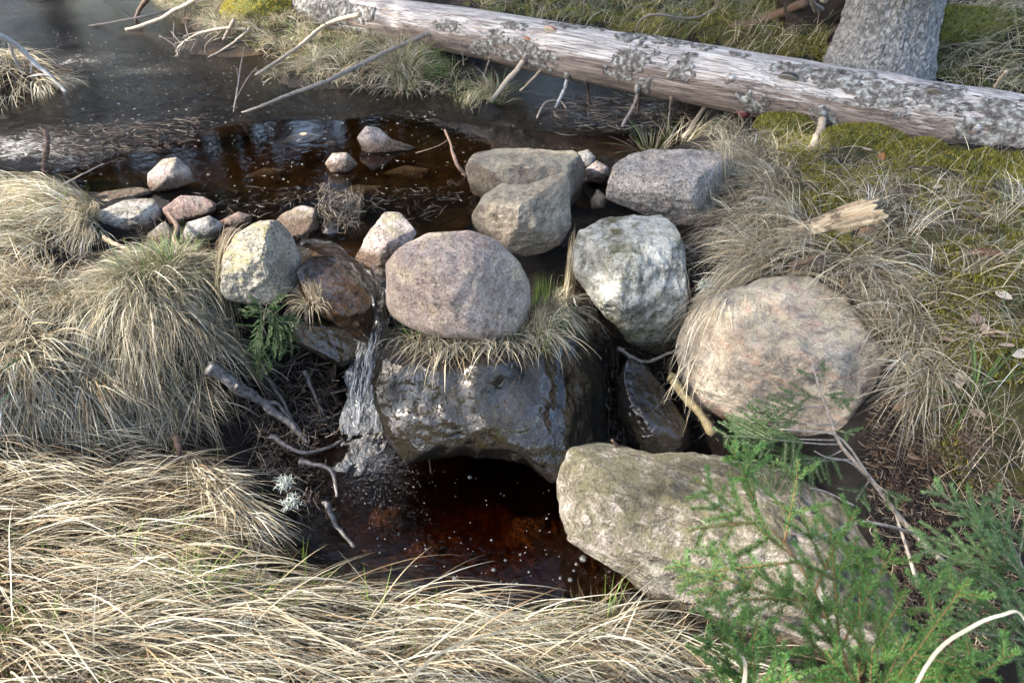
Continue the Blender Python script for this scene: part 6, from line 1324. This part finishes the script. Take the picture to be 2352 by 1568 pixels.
for x, y, s_, c, lb in [(2128,822,.030,CREAM,'cream fallen leaf on moss below the hay'),(2262,772,.028,PNK,'pinkish leaf upper of a pair on right slope'),(2292,776,.026,TAN,'tan leaf beside the pinkish leaf on right slope'),(2305,805,.026,TAN,'tan leaf below the leaf pair on right slope'),(2200,884,.028,CREAM,'cream leaf left of the green grass tuft'),
    (2022,370,.030,(.42,.15,.05),'orange fallen leaf on moss below the trunk'),(2090,370,.026,TAN,'tan leaf right of the orange leaf'),(1955,318,.024,PNK,'pink leaf on the wide moss cushion'),(1988,352,.026,TAN,'tan leaf in front of the wide moss cushion'),(2240,505,.028,PNK,'pinkish leaf in the upper hay at right'),(2150,440,.026,TAN,'tan leaf on olive moss at upper right'),(2240,745,.026,PNK,'pink leaf lying between hay strands'),(2300,690,.030,CREAM,'cream leaf under hay at the right edge'),(2170,790,.024,TAN,'tan leaf left of the pinkish pair'),(2335,825,.026,CREAM,'cream leaf at the right edge of slope'),(2240,960,.026,TAN,'tan leaf at the foot of the green tuft'),(1165,777,.022,(.40,.20,.06),'orange leaf caught in the grass under the pink boulder'),(2100,1060,.028,PNK,'pinkish leaf on rusty needles'),(2240,1040,.026,TAN,'tan leaf on the lower right slope'),(2150,1010,.024,CREAM,'pale leaf above the rusty needles')]:
    leaf(x, y, s_, c, lb)
t = NT('dead_leaf_brown')
# cones
def cone(x, y, ang, label, L=.10):
    p = hit(x, y) + np.array([0, 0, .02]); e = empty('spruce_cone', tuple(p), label, 'cone', 'spruce cones on the ground'); A_ = Acc(); n = 90
    d = np.array([math.cos(ang), math.sin(ang), .1]); d = norm(d); sd = norm(np.cross(d, [0, 0, 1.])); up = np.cross(sd, d)
    V, F = tube(np.array([-d * L * .5, -d * L * .2, d * L * .2, d * L * .5]), [.006, .014, .012, .003], 8); core = mesh_np('core', V, F, M['browntwig'], parent=e)
    for k in range(n):
        f = k / n; a = k * 2.399; r = .016 * math.sin(math.pi * (f * .85 + .1)) ** .6; o = math.cos(a) * sd + math.sin(a) * up; b = d * (f - .5) * L
        ti = np.cross(d, o); V = np.array([b + o * r * .5 - ti * .006, b + o * r * .5 + ti * .006, b + o * (r + .005) + d * .012 + ti * .004, b + o * (r + .005) + d * .012 - ti * .004, b + o * (r + .001) + d * .016])
        A_.add(V, np.array([(0, 1, 2), (0, 2, 3), (3, 2, 4)]))
    o_ = A_.build('scales', M['conewood'], parent=None, smooth=False); o_.parent = e
M['conewood'] = wood_mat('cone_scales', (.10, .05, .03), (.30, .17, .09), ns=80)
cone(2078, 940, .2, 'spruce cone lying right of the largest boulder'); cone(2262, 592, -.5, 'spruce cone in the hay near the right edge'); cone(1988, 540, .6, 'spruce cone below the splintered log end')

# two long dry blades in front of the bright spruce
for pts, w, lb in [([(2090,1680,1.30),(2180,1510,1.30),(2290,1420,1.28),(2350,1412,1.28),(2420,1440,1.3),(2500,1530,1.32)], .008, 'long white grass blade bent over the bright young spruce'), ([(1690,1600,1.42),(1700,1540,1.42),(1690,1490,1.44),(1655,1475,1.44)], .006, 'curled dry blade on the low bright spruce'), ([(900,1610,1.3),(1000,1500,1.45),(1130,1440,1.6),(1240,1402,1.75)], .006, 'single straw stalk reaching over the pool edge')]:
    pass
def ribbon(pts, w, label, col):
    P = smooth_path([P3(*p) for p in pts], 24); T = norm(np.gradient(P, axis=0)); sd = norm(np.cross(T, norm(CAM - P) + np.array([.2, .1, .3]))); s_ = np.linspace(0, 1, 24); wd = (w * np.interp(s_, [0, .2, .7, 1], [.4, 1, .8, .1]))[:, None] * .5
    nr = np.cross(sd, T) * .0006; V = np.vstack([np.stack([P - sd * wd, P + nr * 2, P + sd * wd], 1).reshape(-1, 3)]); g = np.arange(72).reshape(24, 3); F = np.stack([g[:-1, :-1], g[1:, :-1], g[1:, 1:], g[:-1, 1:]], -1).reshape(-1, 4)
    tag(mesh_np('straw_stalk', V, F, M['grass'], col=np.tile(col, (72, 1)), origin=P[0]), label, 'grass blade')
ribbon([(2040,1700,1.30),(2140,1510,1.30),(2230,1440,1.28),(2300,1412,1.28),(2350,1416,1.3),(2400,1560,1.32)], .0065, 'long white grass blade bent over the bright young spruce', (.55, .50, .38))
ribbon([(1700,1620,1.40),(1712,1540,1.42),(1700,1500,1.44),(1660,1474,1.44)], .008, 'curled dry blade on the low bright spruce', (.60, .50, .36))
ribbon([(900,1600,1.42),(1010,1500,1.5),(1150,1450,1.6),(1290,1425,1.72)], .006, 'single straw stalk reaching over the pool edge', (.58, .48, .30))
